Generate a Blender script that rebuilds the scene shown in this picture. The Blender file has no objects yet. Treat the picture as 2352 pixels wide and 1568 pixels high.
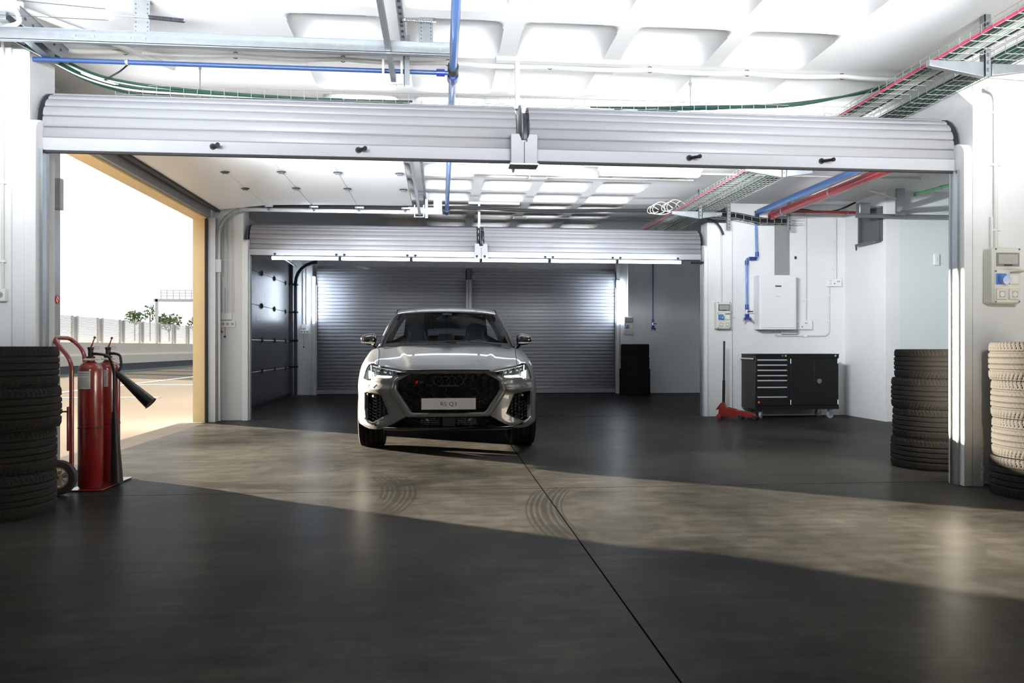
import bpy, bmesh, math, random
from mathutils import Vector, Matrix
from mathutils.geometry import delaunay_2d_cdt
R = math.radians
PI = math.pi
random.seed(7)
SC = bpy.context.scene
COL = SC.collection

# ------------------------------------------------------------ camera
cam_d = bpy.data.cameras.new('camera')
cam_d.sensor_width = 36.0
cam_d.lens = 1750.0 / 2352.0 * 36.0
cam_d.shift_y = 13.0 / 2352.0
cam_d.clip_start = 0.05
cam_d.clip_end = 500
cam = bpy.data.objects.new('camera', cam_d)
COL.objects.link(cam)
cam.location = (0, 0, 1.05)
cam.rotation_euler = (R(90), 0, -math.atan(164 / 1750.0))
SC.camera = cam

# ------------------------------------------------------------ sky
wd = bpy.data.worlds.new('sky')
SC.world = wd
wd.use_nodes = True
nt = wd.node_tree
nt.nodes.clear()
wo = nt.nodes.new('ShaderNodeOutputWorld')
bg = nt.nodes.new('ShaderNodeBackground')
tc = nt.nodes.new('ShaderNodeTexCoord')
mp = nt.nodes.new('ShaderNodeMapping')
mp.inputs['Scale'].default_value = (2.0, 2.0, 9.0)
nz = nt.nodes.new('ShaderNodeTexNoise')
nz.inputs['Scale'].default_value = 1.6
nz.inputs['Detail'].default_value = 5
cr = nt.nodes.new('ShaderNodeValToRGB')
cr.color_ramp.elements[0].position = 0.40
cr.color_ramp.elements[0].color = (0.80, 0.88, 0.96, 1)
cr.color_ramp.elements[1].position = 0.60
cr.color_ramp.elements[1].color = (1.06, 1.08, 1.12, 1)
nt.links.new(tc.outputs['Generated'], mp.inputs['Vector'])
nt.links.new(mp.outputs['Vector'], nz.inputs['Vector'])
nt.links.new(nz.outputs['Fac'], cr.inputs['Fac'])
nt.links.new(cr.outputs['Color'], bg.inputs['Color'])
bg.inputs['Strength'].default_value = 1.25
nt.links.new(bg.outputs['Background'], wo.inputs['Surface'])

# ------------------------------------------------------------ sun (low, from the pit lane)
def lamp(name, kind, loc, energy, color=(1, 1, 1), rot=(0, 0, 0), **kw):
    d = bpy.data.lights.new(name, kind)
    d.energy = energy
    d.color = color
    for k, v in kw.items():
        setattr(d, k, v)
    o = bpy.data.objects.new(name, d)
    o.location = loc
    o.rotation_euler = rot
    COL.objects.link(o)
    return o

def aim(o, v):
    o.rotation_euler = Vector(v).to_track_quat('-Z', 'Y').to_euler()

sun = lamp('sun', 'SUN', (-20, 15, 8), 112.0, (1.0, 0.85, 0.65), angle=R(0.9))
SUN_AZ, SUN_EL = R(55.8), R(8.0)
aim(sun, (math.sin(SUN_AZ) * math.cos(SUN_EL), -math.cos(SUN_AZ) * math.cos(SUN_EL), -math.sin(SUN_EL)))

# ------------------------------------------------------------ added fill lights with no fixtures, brightening ceiling, pillars and middle wall
def added_fill(name, loc, size, size_y, energy, v, color=(0.93, 0.97, 1.0), spread=100):
    o = lamp(name, 'AREA', loc, energy, color, shape='RECTANGLE', size=size, size_y=size_y, spread=R(spread))
    aim(o, v)
    return o

added_fill('added_ceiling_fill_front', (0.5, 2.9, 2.38), 7.4, 0.25, 92, (0, 1.0, 0.33), spread=60)
added_fill('added_shutter_top_fill', (0.6, 6.45, 2.86), 6.4, 0.10, 13, (0, -0.4, 1.0), spread=140)
added_fill('added_pillar_fill_left', (-1.2, 1.0, 2.25), 1.0, 0.2, 19, (-0.42, 1.0, 0.10), spread=50)
added_fill('added_pillar_fill_right', (2.0, 1.0, 2.25), 1.0, 0.2, 16, (0.55, 1.0, 0.10), spread=50)
added_fill('added_middle_wall_fill', (1.8, 6.2, 2.66), 1.2, 0.12, 75, (1.25, 1.0, -0.16), spread=75)
added_fill('added_ceiling_fill_middle', (0.9, 6.2, 2.60), 6.0, 0.20, 270, (0.12, 1.0, 0.40), spread=60)

# ------------------------------------------------------------ picture settings
SC.view_settings.view_transform = 'Standard'
SC.view_settings.look = 'None'
SC.view_settings.exposure = 0.0
SC.view_settings.gamma = 1.0
SC.view_settings.use_curve_mapping = False
SC.cycles.use_denoising = True
SC.cycles.max_bounces = 7
SC.cycles.diffuse_bounces = 4
SC.cycles.glossy_bounces = 4
SC.cycles.transmission_bounces = 6
SC.cycles.transparent_max_bounces = 12
SC.cycles.sample_clamp_indirect = 6.0
SC.cycles.caustics_reflective = False
SC.cycles.caustics_refractive = False

# ============================================================ materials
def new_mat(name):
    m = bpy.data.materials.new(name)
    m.use_nodes = True
    b = m.node_tree.nodes['Principled BSDF']
    return m, m.node_tree, b

def mat(name, col, rough=0.5, metal=0.0, spec=0.5, noise=0.0, nscale=8.0, bump=0.0, bscale=40.0,
        coat=0.0, coat_rough=0.05, stretch=None, emit=None, estr=0.0):
    m, t, b = new_mat(name)
    b.inputs['Base Color'].default_value = (*col, 1)
    b.inputs['Roughness'].default_value = rough
    b.inputs['Metallic'].default_value = metal
    b.inputs['Specular IOR Level'].default_value = spec
    b.inputs['Coat Weight'].default_value = coat
    b.inputs['Coat Roughness'].default_value = coat_rough
    if emit:
        b.inputs['Emission Color'].default_value = (*emit, 1)
        b.inputs['Emission Strength'].default_value = estr
    if noise or bump:
        co = t.nodes.new('ShaderNodeTexCoord')
        mpn = t.nodes.new('ShaderNodeMapping')
        if stretch:
            mpn.inputs['Scale'].default_value = stretch
        t.links.new(co.outputs['Object'], mpn.inputs['Vector'])
    if noise:
        n = t.nodes.new('ShaderNodeTexNoise')
        n.inputs['Scale'].default_value = nscale
        n.inputs['Detail'].default_value = 6
        n.inputs['Roughness'].default_value = 0.65
        mx = t.nodes.new('ShaderNodeMix')
        mx.data_type = 'RGBA'
        mx.inputs['A'].default_value = (*[c * (1 - noise) for c in col], 1)
        mx.inputs['B'].default_value = (*[min(1, c * (1 + noise * 0.6)) for c in col], 1)
        t.links.new(mpn.outputs['Vector'], n.inputs['Vector'])
        t.links.new(n.outputs['Fac'], mx.inputs['Factor'])
        t.links.new(mx.outputs['Result'], b.inputs['Base Color'])
        mr = t.nodes.new('ShaderNodeMapRange')
        mr.inputs['To Min'].default_value = max(0.02, rough * (1 - noise))
        mr.inputs['To Max'].default_value = min(1, rough * (1 + noise))
        t.links.new(n.outputs['Fac'], mr.inputs['Value'])
        t.links.new(mr.outputs['Result'], b.inputs['Roughness'])
    if bump:
        n2 = t.nodes.new('ShaderNodeTexNoise')
        n2.inputs['Scale'].default_value = bscale
        n2.inputs['Detail'].default_value = 4
        bp = t.nodes.new('ShaderNodeBump')
        bp.inputs['Strength'].default_value = bump
        bp.inputs['Distance'].default_value = 0.01
        t.links.new(mpn.outputs['Vector'], n2.inputs['Vector'])
        t.links.new(n2.outputs['Fac'], bp.inputs['Height'])
        t.links.new(bp.outputs['Normal'], b.inputs['Normal'])
    return m

def emission(name, col, s):
    m, t, b = new_mat(name)
    b.inputs['Base Color'].default_value = (0.8, 0.8, 0.8, 1)
    b.inputs['Emission Color'].default_value = (*col, 1)
    b.inputs['Emission Strength'].default_value = s
    return m
M = {}
M['wall'] = mat('white_wall_paint', (0.78, 0.79, 0.80), 0.75, noise=0.06, nscale=3.0, bump=0.25, bscale=14)
M['ceiling'] = mat('white_ceiling_paint', (0.83, 0.83, 0.83), 0.8, noise=0.04, nscale=2.0, bump=0.10, bscale=9)
M['greenwall'] = mat('pale_green_wall_paint', (0.70, 0.76, 0.76), 0.6, noise=0.04, nscale=3.0)
M['yellow'] = mat('yellow_paint', (0.82, 0.62, 0.32), 0.6, noise=0.12, nscale=5, bump=0.2)
M['chip'] = mat('chipped_plaster', (0.62, 0.62, 0.62), 0.9, noise=0.3, nscale=30, bump=0.9, bscale=60)
M['galv'] = mat('galvanised_steel', (0.36, 0.385, 0.41), 0.38, 0.85, noise=0.18, nscale=25)
M['steel'] = mat('dull_steel', (0.42, 0.43, 0.45), 0.42, 0.8, noise=0.2, nscale=18)
M['darksteel'] = mat('dark_steel', (0.06, 0.065, 0.08), 0.45, 0.5, noise=0.3, nscale=12)
M['alu'] = mat('brushed_aluminium_slats', (0.385, 0.39, 0.42), 0.5, 0.15, noise=0.10, nscale=3.0, stretch=(0.4, 1, 30))
M['alubar'] = mat('aluminium_bottom_bar', (0.35, 0.355, 0.385), 0.5, 0.15, noise=0.08, nscale=4.0)
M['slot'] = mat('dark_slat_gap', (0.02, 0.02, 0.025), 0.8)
M['black'] = mat('black_plastic', (0.010, 0.010, 0.012), 0.45, spec=0.3, noise=0.2)
M['rubber'] = mat('black_rubber_seal', (0.015, 0.015, 0.017), 0.7)
M['gloss'] = mat('gloss_black', (0.006, 0.006, 0.008), 0.12, coat=1.0)
M['cream'] = mat('cream_plastic', (0.72, 0.71, 0.63), 0.45)
M['white'] = mat('white_plastic', (0.80, 0.81, 0.80), 0.4)
M['whitesteel'] = mat('white_enamelled_steel', (0.80, 0.81, 0.82), 0.35)
M['greyp'] = mat('grey_plastic', (0.33, 0.34, 0.34), 0.45)
M['bluep'] = mat('blue_pipe_plastic', (0.07, 0.19, 0.52), 0.28, coat=0.4)
M['bluethin'] = mat('thin_blue_pipe_plastic', (0.025, 0.065, 0.19), 0.4, coat=0.1)
M['navy'] = mat('dark_blue_plastic', (0.015, 0.035, 0.25), 0.3, coat=0.3)
M['redpipe'] = mat('red_painted_pipe', (0.22, 0.020, 0.024), 0.32, coat=0.4, noise=0.1)
M['red'] = mat('red_painted_steel', (0.17, 0.010, 0.008), 0.30, coat=0.5, noise=0.15, nscale=12)
M['green'] = mat('green_pipe', (0.10, 0.36, 0.15), 0.4)
M['cgreen'] = mat('dark_green_cable', (0.012, 0.055, 0.042), 0.5)
M['cwhite'] = mat('white_cable', (0.72, 0.70, 0.62), 0.5)
M['cblack'] = mat('black_cable', (0.012, 0.013, 0.016), 0.5)
M['cpink'] = mat('pink_cable', (0.75, 0.06, 0.16), 0.45)
M['conduit'] = mat('white_conduit', (0.66, 0.66, 0.63), 0.5)
M['darkdoor'] = mat('dark_blue_grey_door_panel', (0.10, 0.105, 0.12), 0.30, noise=0.08, nscale=6, bump=0.35, bscale=7)
M['carpaint'] = mat('solid_grey_car_paint', (0.064, 0.068, 0.071), 0.30, spec=0.33, coat=0.34, coat_rough=0.02)
M['meshblack'] = mat('satin_black_mesh', (0.010, 0.010, 0.013), 0.28)
M['meshgloss'] = mat('gloss_black_honeycomb', (0.012, 0.012, 0.014), 0.24, spec=0.8, coat=1.0, coat_rough=0.1)
M['radgrey'] = mat('radiator_shutter_grey', (0.05, 0.05, 0.055), 0.45)
M['radgrey2'] = mat('radiator_dark', (0.015, 0.015, 0.017), 0.6)
M['darkchrome'] = mat('black_chrome', (0.10, 0.10, 0.11), 0.10, 1.0)
M['badgered'] = mat('red_badge_enamel', (0.70, 0.01, 0.015), 0.3, coat=0.5)
M['platewhite'] = mat('silver_grey_plate', (0.62, 0.62, 0.62), 0.35)
M['lampblack'] = mat('headlight_inner_black', (0.02, 0.02, 0.022), 0.25)
M['projector'] = mat('projector_lens', (0.25, 0.26, 0.28), 0.08, 0.8)
M['cabin'] = mat('dark_cabin_trim', (0.012, 0.012, 0.014), 0.7)
M['seat'] = mat('dark_blue_grey_seat_leather', (0.030, 0.036, 0.045), 0.45)
M['wheelgrey'] = mat('grey_steering_wheel_leather', (0.10, 0.11, 0.12), 0.5)
M['indicator'] = mat('clear_indicator', (0.45, 0.43, 0.40), 0.2, coat=0.5)
M['tyre_smooth'] = mat('clean_tyre_rubber', (0.012, 0.012, 0.013), 0.8, spec=0.04)
M['rimgrey'] = mat('dark_alloy_rim', (0.09, 0.09, 0.10), 0.3, 0.8)
M['drl_dim'] = emission('thin_lit_strip', (0.85, 0.93, 1.0), 1.2)
M['yellow_hub'] = mat('yellowed_plastic_rim', (0.42, 0.33, 0.16), 0.5)
M['cabinet_black'] = mat('black_powder_coat', (0.007, 0.0075, 0.009), 0.42, spec=0.35, noise=0.1, nscale=40)
M['alu_handle'] = mat('aluminium_handle', (0.70, 0.71, 0.74), 0.35, 0.5)
M['castor'] = mat('grey_castor_rubber', (0.30, 0.31, 0.33), 0.5)
M['handle_blue'] = mat('blue_black_painted_tube', (0.012, 0.014, 0.03), 0.4)
M['smoke'] = mat('smoked_window', (0.16, 0.17, 0.17), 0.25)
M['darkgrey'] = mat('dark_grey_metal', (0.085, 0.09, 0.10), 0.45)
M['traywire'] = mat('zinc_wire', (0.52, 0.53, 0.50), 0.4, 0.6)
M['trayduct'] = mat('pale_green_duct', (0.50, 0.62, 0.60), 0.5)
M['grey'] = mat('grey_paint', (0.26, 0.27, 0.27), 0.6, noise=0.08)
M['tyre'] = mat('tyre_rubber', (0.020, 0.0196, 0.019), 0.85, spec=0.04, noise=0.4, nscale=9, bump=0.25, bscale=60)
M['orange'] = mat('orange_sticker', (0.85, 0.14, 0.02), 0.5)
M['limeg'] = mat('green_sticker', (0.25, 0.6, 0.12), 0.5)
M['chrome'] = mat('chrome', (0.75, 0.76, 0.78), 0.12, 1.0)
M['paper'] = mat('paper_label', (0.62, 0.60, 0.60), 0.6)
M['ink'] = mat('dark_print', (0.05, 0.05, 0.07), 0.6)
M['redink'] = mat('red_print', (0.65, 0.03, 0.02), 0.6)
M['concrete_wall'] = mat('pale_concrete', (0.50, 0.46, 0.40), 0.85, noise=0.15, nscale=1.2)
M['fence'] = mat('galvanised_mesh_panel', (0.50, 0.50, 0.50), 0.55, 0.3, noise=0.15, nscale=0.5)
M['leaf'] = mat('tree_leaves', (0.07, 0.11, 0.045), 0.8, noise=0.4, nscale=3)
M['bark'] = mat('tree_bark', (0.10, 0.08, 0.06), 0.9)

M['tube'] = emission('lit_led_tube', (0.82, 0.90, 1.0), 15.0)
M['tube_upright'] = emission('lit_upright_tube', (0.76, 0.86, 1.0), 42.0)
M['lamp'] = emission('lit_diffuser', (0.93, 0.99, 1.0), 9.0)
M['lamp_dim'] = emission('lit_diffuser_cool', (0.93, 1.0, 1.0), 5.0)
M['drl'] = emission('lit_daylight_strip', (0.92, 1.0, 0.95), 7.0)

def glass(name, col=(1, 1, 1), rough=0.0, trans=1.0, ior=1.5, tint=0.8):
    m = bpy.data.materials.new(name)
    m.use_nodes = True
    t = m.node_tree
    t.nodes.clear()
    o = t.nodes.new('ShaderNodeOutputMaterial')
    g = t.nodes.new('ShaderNodeBsdfGlossy')
    g.inputs['Roughness'].default_value = rough
    tr = t.nodes.new('ShaderNodeBsdfTransparent')
    tr.inputs['Color'].default_value = (*[c * tint for c in col], 1)
    f = t.nodes.new('ShaderNodeFresnel')
    f.inputs['IOR'].default_value = ior
    mx = t.nodes.new('ShaderNodeMixShader')
    t.links.new(f.outputs['Fac'], mx.inputs['Fac'])
    t.links.new(tr.outputs['BSDF'], mx.inputs[1])
    t.links.new(g.outputs['BSDF'], mx.inputs[2])
    t.links.new(mx.outputs['Shader'], o.inputs['Surface'])
    return m
M['windscreen'] = glass('windscreen_glass', (0.80, 0.90, 0.95), 0.0, ior=1.13, tint=0.75)
M['darkglass'] = glass('tinted_side_glass', (0.7, 0.8, 0.9), 0.0, tint=0.35)
M['lens'] = glass('clear_headlight_lens', (1, 1, 1), 0.0, tint=0.97)

def floor_mat():
    m, t, b = new_mat('polished_grey_concrete')
    N = t.nodes.new
    L = t.links.new
    co = N('ShaderNodeTexCoord')
    big = N('ShaderNodeTexNoise'); big.inputs['Scale'].default_value = 0.55; big.inputs['Detail'].default_value = 7; big.inputs['Roughness'].default_value = 0.6
    fine = N('ShaderNodeTexNoise'); fine.inputs['Scale'].default_value = 7.0; fine.inputs['Detail'].default_value = 9; fine.inputs['Roughness'].default_value = 0.72
    ms = N('ShaderNodeMapping'); ms.inputs['Rotation'].default_value = (0, 0, R(38)); ms.inputs['Scale'].default_value = (0.5, 5.0, 1)
    st = N('ShaderNodeTexNoise'); st.inputs['Scale'].default_value = 3.2; st.inputs['Detail'].default_value = 8; st.inputs['Roughness'].default_value = 0.7
    L(co.outputs['Object'], big.inputs['Vector']); L(co.outputs['Object'], fine.inputs['Vector'])
    L(co.outputs['Object'], ms.inputs['Vector']); L(ms.outputs['Vector'], st.inputs['Vector'])
    r1 = N('ShaderNodeValToRGB')
    r1.color_ramp.elements[0].position = 0.33; r1.color_ramp.elements[0].color = (0.016, 0.016, 0.015, 1)
    r1.color_ramp.elements[1].position = 0.68; r1.color_ramp.elements[1].color = (0.072, 0.070, 0.063, 1)
    L(big.outputs['Fac'], r1.inputs['Fac'])
    r2 = N('ShaderNodeValToRGB')
    r2.color_ramp.elements[0].position = 0.32; r2.color_ramp.elements[0].color = (0.55, 0.55, 0.55, 1)
    r2.color_ramp.elements[1].position = 0.72; r2.color_ramp.elements[1].color = (1.12, 1.12, 1.12, 1)
    L(fine.outputs['Fac'], r2.inputs['Fac'])
    r3 = N('ShaderNodeValToRGB')
    r3.color_ramp.elements[0].position = 0.26; r3.color_ramp.elements[0].color = (0.55, 0.55, 0.55, 1)
    r3.color_ramp.elements[1].position = 0.74; r3.color_ramp.elements[1].color = (1.1, 1.1, 1.1, 1)
    L(st.outputs['Fac'], r3.inputs['Fac'])
    def mul(a, c):
        x = N('ShaderNodeMix'); x.data_type = 'RGBA'; x.blend_type = 'MULTIPLY'; x.inputs['Factor'].default_value = 1
        L(a, x.inputs['A']); L(c, x.inputs['B'])
        return x.outputs['Result']
    c1 = mul(mul(r1.outputs['Color'], r2.outputs['Color']), r3.outputs['Color'])
    # curved skid marks: rings around two centres, masked by noise
    sep = N('ShaderNodeSeparateXYZ'); L(co.outputs['Object'], sep.inputs['Vector'])
    def math_(op, a, c=None):
        x = N('ShaderNodeMath'); x.operation = op
        for i, q in enumerate((a, c)):
            if q is None: continue
            if isinstance(q, (int, float)): x.inputs[i].default_value = q
            else: L(q, x.inputs[i])
        return x.outputs['Value']
    masks = []
    for (cx, cy, r0, hw, ax, sgn) in ((-2.55 - 2.475, 5.5 - 7.5, 2.25, 0.13, 5.5 - 7.5, 1), (3.3 - 2.475, 4.6 - 7.5, 2.65, 0.12, 4.9 - 7.5, 1), (-0.9 - 2.475, 8.2 - 7.5, 2.35, 0.11, 5.95 - 7.5, -1)):
        dx = math_('SUBTRACT', sep.outputs['X'], cx); dy = math_('SUBTRACT', sep.outputs['Y'], cy)
        d = math_('SQRT', math_('ADD', math_('MULTIPLY', dx, dx), math_('MULTIPLY', dy, dy)))
        e = math_('ABSOLUTE', math_('SUBTRACT', d, r0))
        band = math_('LESS_THAN', e, hw)
        stripe = math_('GREATER_THAN', math_('SINE', math_('MULTIPLY', e, 170.0)), -0.2)
        lim = math_('LESS_THAN', math_('ABSOLUTE', math_('SUBTRACT', sep.outputs['Y'], ax)), 0.75)
        masks.append(math_('MULTIPLY', math_('MULTIPLY', band, stripe), lim))
    mm = masks[0]
    for k in masks[1:]:
        mm = math_('MAXIMUM', mm, k)
    fade = math_('MULTIPLY', mm, math_('MULTIPLY', st.outputs['Fac'], 1.1))
    dk = N('ShaderNodeMix'); dk.data_type = 'RGBA'; L(fade, dk.inputs['Factor']); L(c1, dk.inputs['A']); dk.inputs['B'].default_value = (0.010, 0.010, 0.010, 1)
    L(dk.outputs['Result'], b.inputs['Base Color'])
    rr = N('ShaderNodeMapRange'); rr.inputs['From Min'].default_value = 0.1; rr.inputs['From Max'].default_value = 0.9
    rr.inputs['To Min'].default_value = 0.26; rr.inputs['To Max'].default_value = 0.42
    L(fine.outputs['Fac'], rr.inputs['Value']); L(rr.outputs['Result'], b.inputs['Roughness'])
    bp = N('ShaderNodeBump'); bp.inputs['Strength'].default_value = 0.25; bp.inputs['Distance'].default_value = 0.0008
    L(fine.outputs['Fac'], bp.inputs['Height']); L(bp.outputs['Normal'], b.inputs['Normal'])
    b.inputs['Specular IOR Level'].default_value = 0.010
    return m
M['floor'] = floor_mat()
M['joint'] = mat('dark_floor_joint', (0.004, 0.004, 0.004), 1.0, spec=0.0)
M['lane'] = mat('sunlit_pit_lane_concrete', (0.125, 0.112, 0.100), 0.8, spec=0.0, noise=0.10, nscale=0.35)
M['asphalt'] = mat('dark_asphalt', (0.05, 0.05, 0.058), 0.8, spec=0.0, noise=0.1)
M['lanewhite'] = mat('white_road_paint', (0.45, 0.45, 0.45), 0.7)
M['lanegreen'] = mat('green_road_paint', (0.09, 0.14, 0.10), 0.7, spec=0.0)
M['threshold'] = mat('door_threshold_concrete', (0.075, 0.073, 0.072), 0.8, spec=0.0, noise=0.2, nscale=3)

# ============================================================ mesh helpers
class MB:
    def __init__(s):
        s.v = []
        s.f = []
    def add(s, vs, fs):
        n = len(s.v)
        s.v += [tuple(p) for p in vs]
        s.f += [tuple(i + n for i in q) for q in fs]
        return s
    def box(s, x0, x1, y0, y1, z0, z1):
        vs = [(x0, y0, z0), (x1, y0, z0), (x1, y1, z0), (x0, y1, z0), (x0, y0, z1), (x1, y0, z1), (x1, y1, z1), (x0, y1, z1)]
        return s.add(vs, [(0, 3, 2, 1), (4, 5, 6, 7), (0, 1, 5, 4), (1, 2, 6, 5), (2, 3, 7, 6), (3, 0, 4, 7)])
    def obox(s, c, size, mtx):
        hx, hy, hz = [q / 2 for q in size]
        n = len(s.v)
        s.box(-hx, hx, -hy, hy, -hz, hz)
        for i in range(n, len(s.v)):
            s.v[i] = tuple(Vector(c) + mtx @ Vector(s.v[i]))
        return s
    def prism(s, poly, d0, d1, axis='y'):
        def P(a, b, d):
            return {'y': (a, d, b), 'x': (d, a, b), 'z': (a, b, d)}[axis]
        n = len(poly)
        vs = [P(a, b, d0) for a, b in poly] + [P(a, b, d1) for a, b in poly]
        fs = [tuple(range(n - 1, -1, -1)), tuple(range(n, 2 * n))]
        fs += [(i, (i + 1) % n, n + (i + 1) % n, n + i) for i in range(n)]
        return s.add(vs, fs)
    def cyl(s, p0, p1, r0, r1=None, n=16, caps=True):
        r1 = r0 if r1 is None else r1
        p0, p1 = Vector(p0), Vector(p1)
        d = (p1 - p0).normalized()
        a = d.orthogonal().normalized()
        b = d.cross(a)
        vs = []
        for p, r in ((p0, r0), (p1, r1)):
            for k in range(n):
                t = 2 * PI * k / n
                vs.append(p + (a * math.cos(t) + b * math.sin(t)) * r)
        fs = [(k, (k + 1) % n, n + (k + 1) % n, n + k) for k in range(n)]
        if caps:
            fs += [tuple(range(n - 1, -1, -1)), tuple(range(n, 2 * n))]
        return s.add(vs, fs)
    def tube(s, pts, r, n=8, closed=False, caps=True):
        pts = [Vector(p) for p in pts]
        m = len(pts)
        rs = r if isinstance(r, (list, tuple)) else [r] * m
        tang = []
        for i in range(m):
            if closed:
                t = pts[(i + 1) % m] - pts[i - 1]
            else:
                t = pts[min(i + 1, m - 1)] - pts[max(i - 1, 0)]
            tang.append(t.normalized())
        a = tang[0].orthogonal().normalized()
        vs = []
        for i in range(m):
            a = (a - tang[i] * a.dot(tang[i]))
            if a.length < 1e-6:
                a = tang[i].orthogonal()
            a.normalize()
            b = tang[i].cross(a)
            for k in range(n):
                t = 2 * PI * k / n
                vs.append(pts[i] + (a * math.cos(t) + b * math.sin(t)) * rs[i])
        fs = []
        for i in range(m if closed else m - 1):
            j = (i + 1) % m
            fs += [(i * n + k, i * n + (k + 1) % n, j * n + (k + 1) % n, j * n + k) for k in range(n)]
        if caps and not closed:
            fs += [tuple(range(n - 1, -1, -1)), tuple(range((m - 1) * n, m * n))]
        return s.add(vs, fs)
    def lathe(s, prof, n=32, origin=(0, 0, 0), axis='z', caps=False):
        vs = []
        o = Vector(origin)
        for (r, h) in prof:
            for k in range(n):
                t = 2 * PI * k / n
                c, q = r * math.cos(t), r * math.sin(t)
                p = {'z': (c, q, h), 'x': (h, c, q), 'y': (c, h, q)}[axis]
                vs.append(o + Vector(p))
        fs = []
        for i in range(len(prof) - 1):
            fs += [(i * n + k, i * n + (k + 1) % n, (i + 1) * n + (k + 1) % n, (i + 1) * n + k) for k in range(n)]
        if caps:
            fs += [tuple(range(n - 1, -1, -1)), tuple(range((len(prof) - 1) * n, len(prof) * n))]
        return s.add(vs, fs)
    def grid(s, fn, nu, nv, flip=False):
        vs = [fn(i / nu, j / nv) for i in range(nu + 1) for j in range(nv + 1)]
        w = nv + 1
        fs = []
        for i in range(nu):
            for j in range(nv):
                q = (i * w + j, (i + 1) * w + j, (i + 1) * w + j + 1, i * w + j + 1)
                fs.append(q[::-1] if flip else q)
        return s.add(vs, fs)
    def sphere(s, c, r, n=16, m=10):
        rx, ry, rz = r if isinstance(r, (list, tuple)) else (r, r, r)
        c = Vector(c)
        return s.grid(lambda u, w: c + Vector((rx * math.cos(2 * PI * u) * math.sin(PI * w), ry * math.sin(2 * PI * u) * math.sin(PI * w), rz * math.cos(PI * w))), n, m, flip=True)
    def mirror_x(s):
        vs = [(-x, y, z) for x, y, z in s.v]
        fs = [q[::-1] for q in s.f]
        return s.add(vs, fs)
    def flipped_x(s):
        o = MB()
        o.add([(-x, y, z) for x, y, z in s.v], [q[::-1] for q in s.f])
        return o
    def build(s, name, mt, parent=None, bevel=0.0, smooth=True, angle=32, seg=2, solid=0.0, weld=False, local=False):
        me = bpy.data.meshes.new(name)
        off = Vector((0, 0, 0))
        if parent is not None:
            if not local:
                p = parent
                while p is not None:
                    off += p.location
                    p = p.parent
        else:
            if s.v:
                xs, ys, zs = zip(*s.v)
                off = Vector(((min(xs) + max(xs)) / 2, (min(ys) + max(ys)) / 2, min(zs)))
        me.from_pydata([Vector(p) - off for p in s.v], [], s.f)
        me.validate()
        if weld:
            b = bmesh.new()
            b.from_mesh(me)
            bmesh.ops.remove_doubles(b, verts=b.verts, dist=1e-5)
            bmesh.ops.recalc_face_normals(b, faces=b.faces)
            b.to_mesh(me)
            b.free()
        me.materials.append(M[mt] if isinstance(mt, str) else mt)
        if smooth:
            for p in me.polygons:
                p.use_smooth = True
            me.set_sharp_from_angle(angle=R(angle))
        o = bpy.data.objects.new(name, me)
        COL.objects.link(o)
        if parent is not None:
            o.parent = parent
        else:
            o.location = off
        if solid:
            md = o.modifiers.new('solid', 'SOLIDIFY')
            md.thickness = abs(solid)
            md.offset = -1 if solid > 0 else 1
        if bevel:
            md = o.modifiers.new('bevel', 'BEVEL')
            md.width = bevel
            md.segments = seg
            md.limit_method = 'ANGLE'
            md.angle_limit = R(35)
        return o

def tag(o, label=None, cat=None, group=None, kind=None):
    if label: o['label'] = label
    if cat: o['category'] = cat
    if group: o['group'] = group
    if kind: o['kind'] = kind
    return o

def thing(name, label, cat, loc=(0, 0, 0), group=None):
    o = bpy.data.objects.new(name, None)
    o.empty_display_size = 0.1
    COL.objects.link(o)
    o.location = loc
    return tag(o, label, cat, group)

def struct(name, mb, mt, **kw):
    o = mb.build(name, mt, **kw)
    o['kind'] = 'structure'
    return o

def copy_tree(o, parent=None):
    c = o.copy()
    COL.objects.link(c)
    c.parent = parent
    for ch in [k for k in bpy.data.objects if k.parent == o]:
        copy_tree(ch, c)
    return c

def arc(cx, cz, r, a0, a1, n):
    return [(cx + r * math.cos(R(a0 + (a1 - a0) * i / n)), cz + r * math.sin(R(a0 + (a1 - a0) * i / n))) for i in range(n + 1)]

def round_path(pts, r, n=5):
    """polyline with its corners rounded"""
    pts = [Vector(p) for p in pts]
    out = [pts[0]]
    for i in range(1, len(pts) - 1):
        a, b, c = pts[i - 1], pts[i], pts[i + 1]
        d0, d1 = (a - b), (c - b)
        k = min(r, d0.length * 0.49, d1.length * 0.49)
        p, q = b + d0.normalized() * k, b + d1.normalized() * k
        for j in range(n + 1):
            t = j / n
            out.append(p * (1 - t) ** 2 + b * 2 * t * (1 - t) + q * t * t)
    out.append(pts[-1])
    return out

def text_mesh(txt, size, extrude=0.001, spacing=1.0):
    c = bpy.data.curves.new('lettering', 'FONT')
    c.body = txt
    c.size = size
    c.extrude = extrude
    c.align_x = 'CENTER'
    c.align_y = 'CENTER'
    c.space_character = spacing
    o = bpy.data.objects.new('lettering', c)
    COL.objects.link(o)
    dg = bpy.context.evaluated_depsgraph_get()
    me = bpy.data.meshes.new_from_object(o.evaluated_get(dg))
    bpy.data.objects.remove(o)
    bpy.data.curves.remove(c)
    vs = [tuple(v.co) for v in me.vertices]
    fs = [tuple(p.vertices) for p in me.polygons]
    bpy.data.meshes.remove(me)
    return vs, fs
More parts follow.
